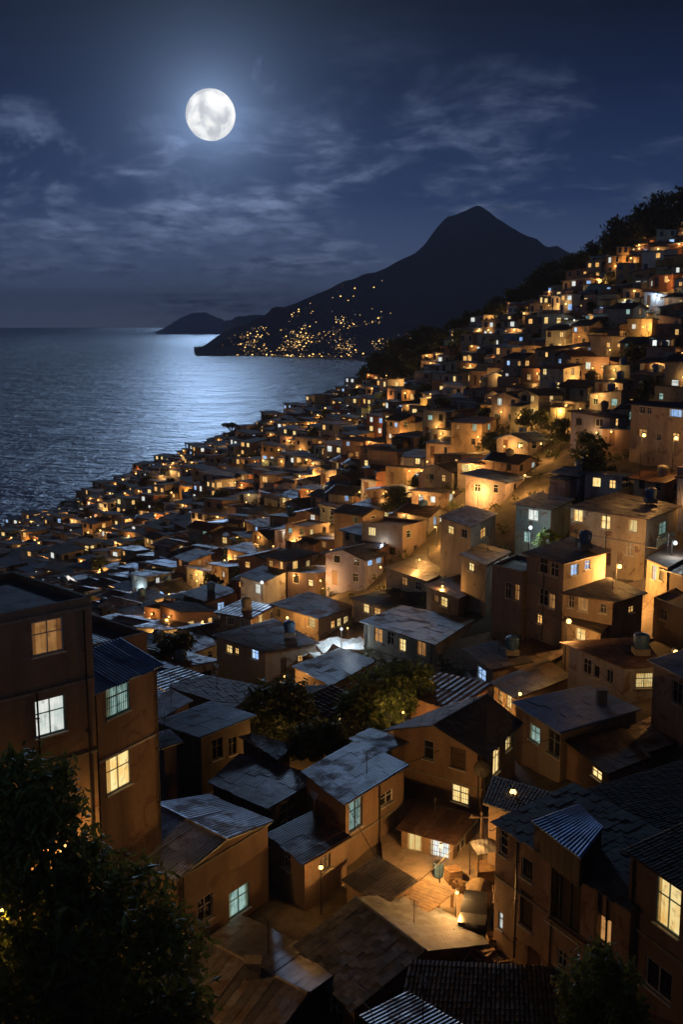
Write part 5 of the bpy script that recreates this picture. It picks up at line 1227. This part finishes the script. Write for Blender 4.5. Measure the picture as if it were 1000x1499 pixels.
def poles_and_cables():
    def pole(px, py, Y, hgt, lab):
        p = at(px, py, Y); g = ground_z(p.x, p.y); b = Vector((p.x, p.y, g)); r = empty('utility_pole', b); tag(r, lab, 'utility pole'); hgt = p.z - g if hgt is None else hgt
        mb = MB(); mb.tube([(0, 0, -.5), (0, 0, hgt)], [.11, .08], 8); mb.build('pole', 'bark', r, (0, 0, 0)); mb = MB(); mb.box((0, 0, hgt - .35), (1.5, .09, .1)); mb.build('crossarm', 'bark', r, (0, 0, 0))
        for q in (-.6, 0, .6): mb = MB(); mb.lathe((q, 0, hgt - .3), [(.04, 0), (.05, .08), (.03, .14)], 8); mb.build('insulator', 'chrome', r, (0, 0, 0))
        return b + Vector((0, 0, hgt - .2))
    tops = [pole(706, 1188, 60.5, None, 'utility pole at the near corner of the gabled house with the dish'), pole(590, 1302, 57.5, None, 'utility pole at the left side of the alley beside the plank platform'),
            pole(648, 968, 99, None, 'utility pole at the right end of the long cream house'), pole(836, 815, 106, None, 'utility pole left of the wide yellow house lane'), pole(416, 935, 112, None, 'utility pole behind the long beige house')]
    ends = [(tops[0], tops[1]), (tops[0], HOUSES[rw]['corners'][0] + Vector((0, 0, -.3))), (tops[2], HOUSES[find('one tall cold')]['corners'][1]), (tops[2], HOUSES[find('long cream')]['corners'][1]), (tops[3], HOUSES[find('wide yellow')]['corners'][0]), (tops[4], HOUSES[find('long beige')]['corners'][3]), (tops[1], HOUSES[find('narrow teal')]['corners'][1])]
    labs = ['cable from the dish house pole to the platform pole', 'cable from the dish house pole to the peach house', 'cable from the court pole to the house with the cold white window', 'cable from the court pole to the long cream house', 'cable from the lane pole to the wide yellow house', 'cable from its pole to the long beige house', 'cable from the platform pole to the brown house with teal window']
    for (a, b), l in zip(ends, labs):
        pts = [a.lerp(b, t / 10) - Vector((0, 0, 4 * .06 * (b - a).length * (t / 10) * (1 - t / 10))) for t in range(11)]
        mb = MB(); mb.tube(pts, .022, 5); o = mb.build('cable', 'rubber'); tag(o, l, 'cable', 'overhead cables')
poles_and_cables()

def clutter():
    r = random.Random(21)
    def crate(px, py, Y, sz, rz, lab):
        c = at(px, py, Y); g = ground_z(c.x, c.y) + .15; t = empty('crate', (c.x, c.y, g), rz); tag(t, lab, 'crate', 'crates in the alley'); mb = MB()
        for k in range(4):
            for sy in (-1, 1): mb.box((0, sy * sz / 2, sz * (.12 + .25 * k)), (sz, .03, sz * .2)); mb.box((sy * sz / 2, 0, sz * (.12 + .25 * k)), (.03, sz, sz * .2))
        mb.box((0, 0, .03), (sz * .95, sz * .95, .04)); mb.build('slats', 'plank_wood', t, (0, 0, 0)); mb = MB()
        for a in (-1, 1):
            for b in (-1, 1): mb.box((a * sz * .46, b * sz * .46, sz * .5), (.06, .06, sz))
        mb.build('corner_posts', 'plank_wood', t, (0, 0, 0))
    crate(664, 1268, 59.6, .8, .3, 'larger crate by the shop corner in the alley'); crate(672, 1282, 58.6, .55, .9, 'small crate in front of the larger crate by the shop'); crate(724, 1372, 52.6, .7, .1, 'crate against the peach house wall at the near end of the alley')
    for px, py, Y, lab in ((642, 1262, 60.2, 'blue barrel beside the glowing shop front'), (727, 1335, 54.6, 'blue barrel against the peach house wall behind the truck')):
        c = at(px, py, Y); g = ground_z(c.x, c.y) + .14; t = empty('barrel', (c.x, c.y, g)); tag(t, lab, 'barrel', 'barrels in the alley'); mb = MB(); mb.lathe((0, 0, 0), [(.27, 0), (.29, .05), (.28, .28), (.3, .3), (.28, .32), (.28, .58), (.3, .6), (.28, .62), (.28, .88)], 14); mb.build('body', 'plastic_tank', t, (0, 0, 0)); mb = MB(); mb.lathe((0, 0, .88), [(.25, 0), (.25, .02)], 14); mb.build('lid', 'dark_metal', t, (0, 0, 0))
    c = at(700, 1388, 51.5); g = ground_z(c.x, c.y) + .15; mb = MB()
    for k in range(26):
        a = r.uniform(0, 6.3); ax = (Vector((math.cos(a), math.sin(a), r.uniform(-.2, .2))).normalized(), Vector((-math.sin(a), math.cos(a), 0)), Vector((0, 0, 1)))
        mb.box((r.gauss(0, .5), r.gauss(0, .4), .08 + k * .025), (r.uniform(.7, 2.0), r.uniform(.1, .2), .04), ax)
    o = mb.build('plank_heap', 'plank_wood'); o.location = (c.x, c.y, g); tag(o, 'heap of old planks at the near end of the alley', 'plank heap')
    # aerials on the near roofs
    Z = Vector((0, 0, 1))
    for i in range(nHero):
        if r.random() < .45:
            h = HOUSES[i]; c = h['corners']; p = bil(c, r.uniform(.25, .75), r.uniform(.5, .85)); mb = MB(); hh = r.uniform(1.5, 2.4); mb.tube([p, p + Z * hh], .025, 5)
            for q in range(5): mb.box(p + Z * (hh - .1 * q), (.8 - .11 * q, .02, .02), (E1, E2, Z))
            mb.build('antenna', 'dark_metal', h['root'], h['root'].location)
    # thin cables strung between the houses
    n = 0
    near = [h for h in HOUSES if h['mid'].y < 150]; r.shuffle(near)
    for h in near:
        o2 = [k for k in near if k is not h and 7 < (k['mid'] - h['mid']).length < 20 and k['mid'].x > h['mid'].x]
        if not o2 or n > 34: continue
        k = r.choice(o2); a = max(h['corners'], key=lambda c: c.x) + Z * r.uniform(.1, .5); b = min(k['corners'], key=lambda c: c.x) + Z * r.uniform(.1, .5)
        pts = [a.lerp(b, t / 10) - Z * (.2 * (b - a).length * (t / 10) * (1 - t / 10)) for t in range(11)]; mb = MB(); mb.tube(pts, .02, 4); o = mb.build('cable', 'rubber'); want(o, 'thin sagging cable between house roofs', a.lerp(b, .5), 'cable', 'overhead cables'); n += 1
    for i in range(12, nHero, 4):
        h = HOUSES[i]
        if h['mid'].y < 84: continue
        p = bil(h['corners'], .7, .75); TANK_OBJS.append((copy_tree(TANK_OBJS[0][0]), TANK_OBJS[0][1])); TANK_OBJS[-1][0].location = p + Z * (.3 + (.6 if h['mid'].y < 75 else .2))
PEND = []
DEFER = clutter

def build_haze():
    mb = MB(); mb.box((0, 6900, 216), (16000, 14200, 490))
    m, g = new_mat('night_air'); v = g.n('ShaderNodeVolumePrincipled', {'Color': (0.55, 0.68, 1.0, 1), 'Density': HAZE, 'Anisotropy': 0.0})
    out = g.n('ShaderNodeOutputMaterial'); g.t.links.new(v.outputs[0], out.inputs['Volume'])
    tag(mb.build('haze', 'night_air'), 'thin blue night haze over the bay', 'haze', None, 'stuff')
HAZE = 0.00015
build_haze()

# ------------------------------------------------------------------ labels that single each thing out
LM = [('teal house', (795, 775)), ('wide yellow house', (920, 790)), ('pinkish corner house', (965, 620)), ('glaring white house', (384, 855)), ('brown three storey house', (820, 855)), ('long beige house', (370, 955)),
      ('long cream house', (590, 940)), ('tall left block', (66, 950)), ('largest umbrella tree', (340, 632)), ('upper white lamp', (960, 440)), ('smallest umbrella tree', (288, 658)), ('rocky shore tip', (15, 790)), ('lamp lit court', (664, 985))]
NUM = ['no', 'one', 'two', 'three', 'four', 'five', 'six', 'seven', 'eight', 'nine']; ORD = ['nearest', 'second nearest', 'third nearest', 'fourth nearest', 'fifth nearest', 'sixth nearest', 'seventh nearest', 'eighth nearest', 'ninth nearest', 'tenth nearest', 'eleventh nearest', 'twelfth nearest']
DIRS = ['right of', 'upper right of', 'above', 'upper left of', 'left of', 'lower left of', 'below', 'lower right of']
def locate(p):
    px, py = project(p); best = min(LM, key=lambda l: math.hypot(l[1][0] - px, (l[1][1] - py) * 1.5)); dx, dy = px - best[1][0], best[1][1] - py
    return DIRS[int(((math.degrees(math.atan2(dy, dx)) + 382.5) % 360) // 45)] + ' ' + best[0], math.hypot(dx, dy)
def want(o, desc, p, cat, group):
    loc, dist = locate(p); PEND.append((o, desc, loc, dist, cat, group))
DEFER()
LITN = {'lit_warm': 'amber', 'lit_yellow': 'yellow', 'lit_white': 'white', 'lit_teal': 'pale green', 'lit_blue': 'bluish', 'lit_dim': 'dim amber'}
for h in HOUSES:
    if not h.get('gen'): continue
    lit = [k for w, k in h['wins'] if k.startswith('lit') and w in (0, 1)]; n = len(lit)
    lw = 'dark windows' if n == 0 else (f"{NUM[min(n, 9)]} {LITN[lit[0]] if len(set(lit)) == 1 else 'lit'} window" + ('s' if n > 1 else ''))
    rf = {'gable_ab': 'gable', 'gable_bc': 'gable', 'shed': 'roof', 'flat': 'roof'}[h['rtype']]
    want(h['root'], f"{['', 'low', 'tall', 'very tall'][h['st']]} {h['wall']} house, {h['roof']} {rf}, {lw}", h['mid'] + Vector((0, 0, -1.2)), 'house', 'houses of the hillside town')
for o, kind, label in LAMPS:
    if label: tag(o, label, 'street lamp', 'street lamps of the hillside town')
    else: want(o, 'orange lit street lamp' if kind == 'orange' else 'white lit street lamp', o.location + Vector((0, 0, 3.8)), 'street lamp', 'street lamps of the hillside town')
for o, kind in TREES: want(o, ['round dark tree', 'spreading dark tree', 'tall dark tree', 'flat topped umbrella tree'][kind], o.location + Vector((0, 0, 1.1 * o.scale[0])), 'tree', 'dark trees on the slope')
for o, k in TANK_OBJS: want(o, ['blue water tank on a house roof', 'grey water tank on a house roof'][k], o.location, 'water tank', 'water tanks on the roofs')
by = {}
for q in PEND: by.setdefault((q[1], q[2]), []).append(q)
for (desc, loc), L in by.items():
    L.sort(key=lambda q: q[3])
    for k, (o, d_, l_, _, cat, grp) in enumerate(L):
        t = f'{desc}, {l_}' + (f', {ORD[min(k, 11)]}' if len(L) > 1 else '')
        for a, b in ((' lit window', ' window'), ('grey concrete', 'concrete'), ('slate grey', 'slate'), ('largest umbrella', 'big umbrella'), ('very tall', 'high')):
            if len(t.split()) > 16: t = t.replace(a, b)
        tag(o, t, cat, grp)
for o in SC.objects:                                            # hero labels that ran long
    if 'label' in o and len(o['label'].split()) > 16: print('LONG', len(o['label'].split()), o['label'])
print('HOUSES individual', len(HOUSES), 'mass', len(MASS), 'trees', len(TREES), 'lamps', len(LAMPS), 'lights', len(bpy.data.lights))
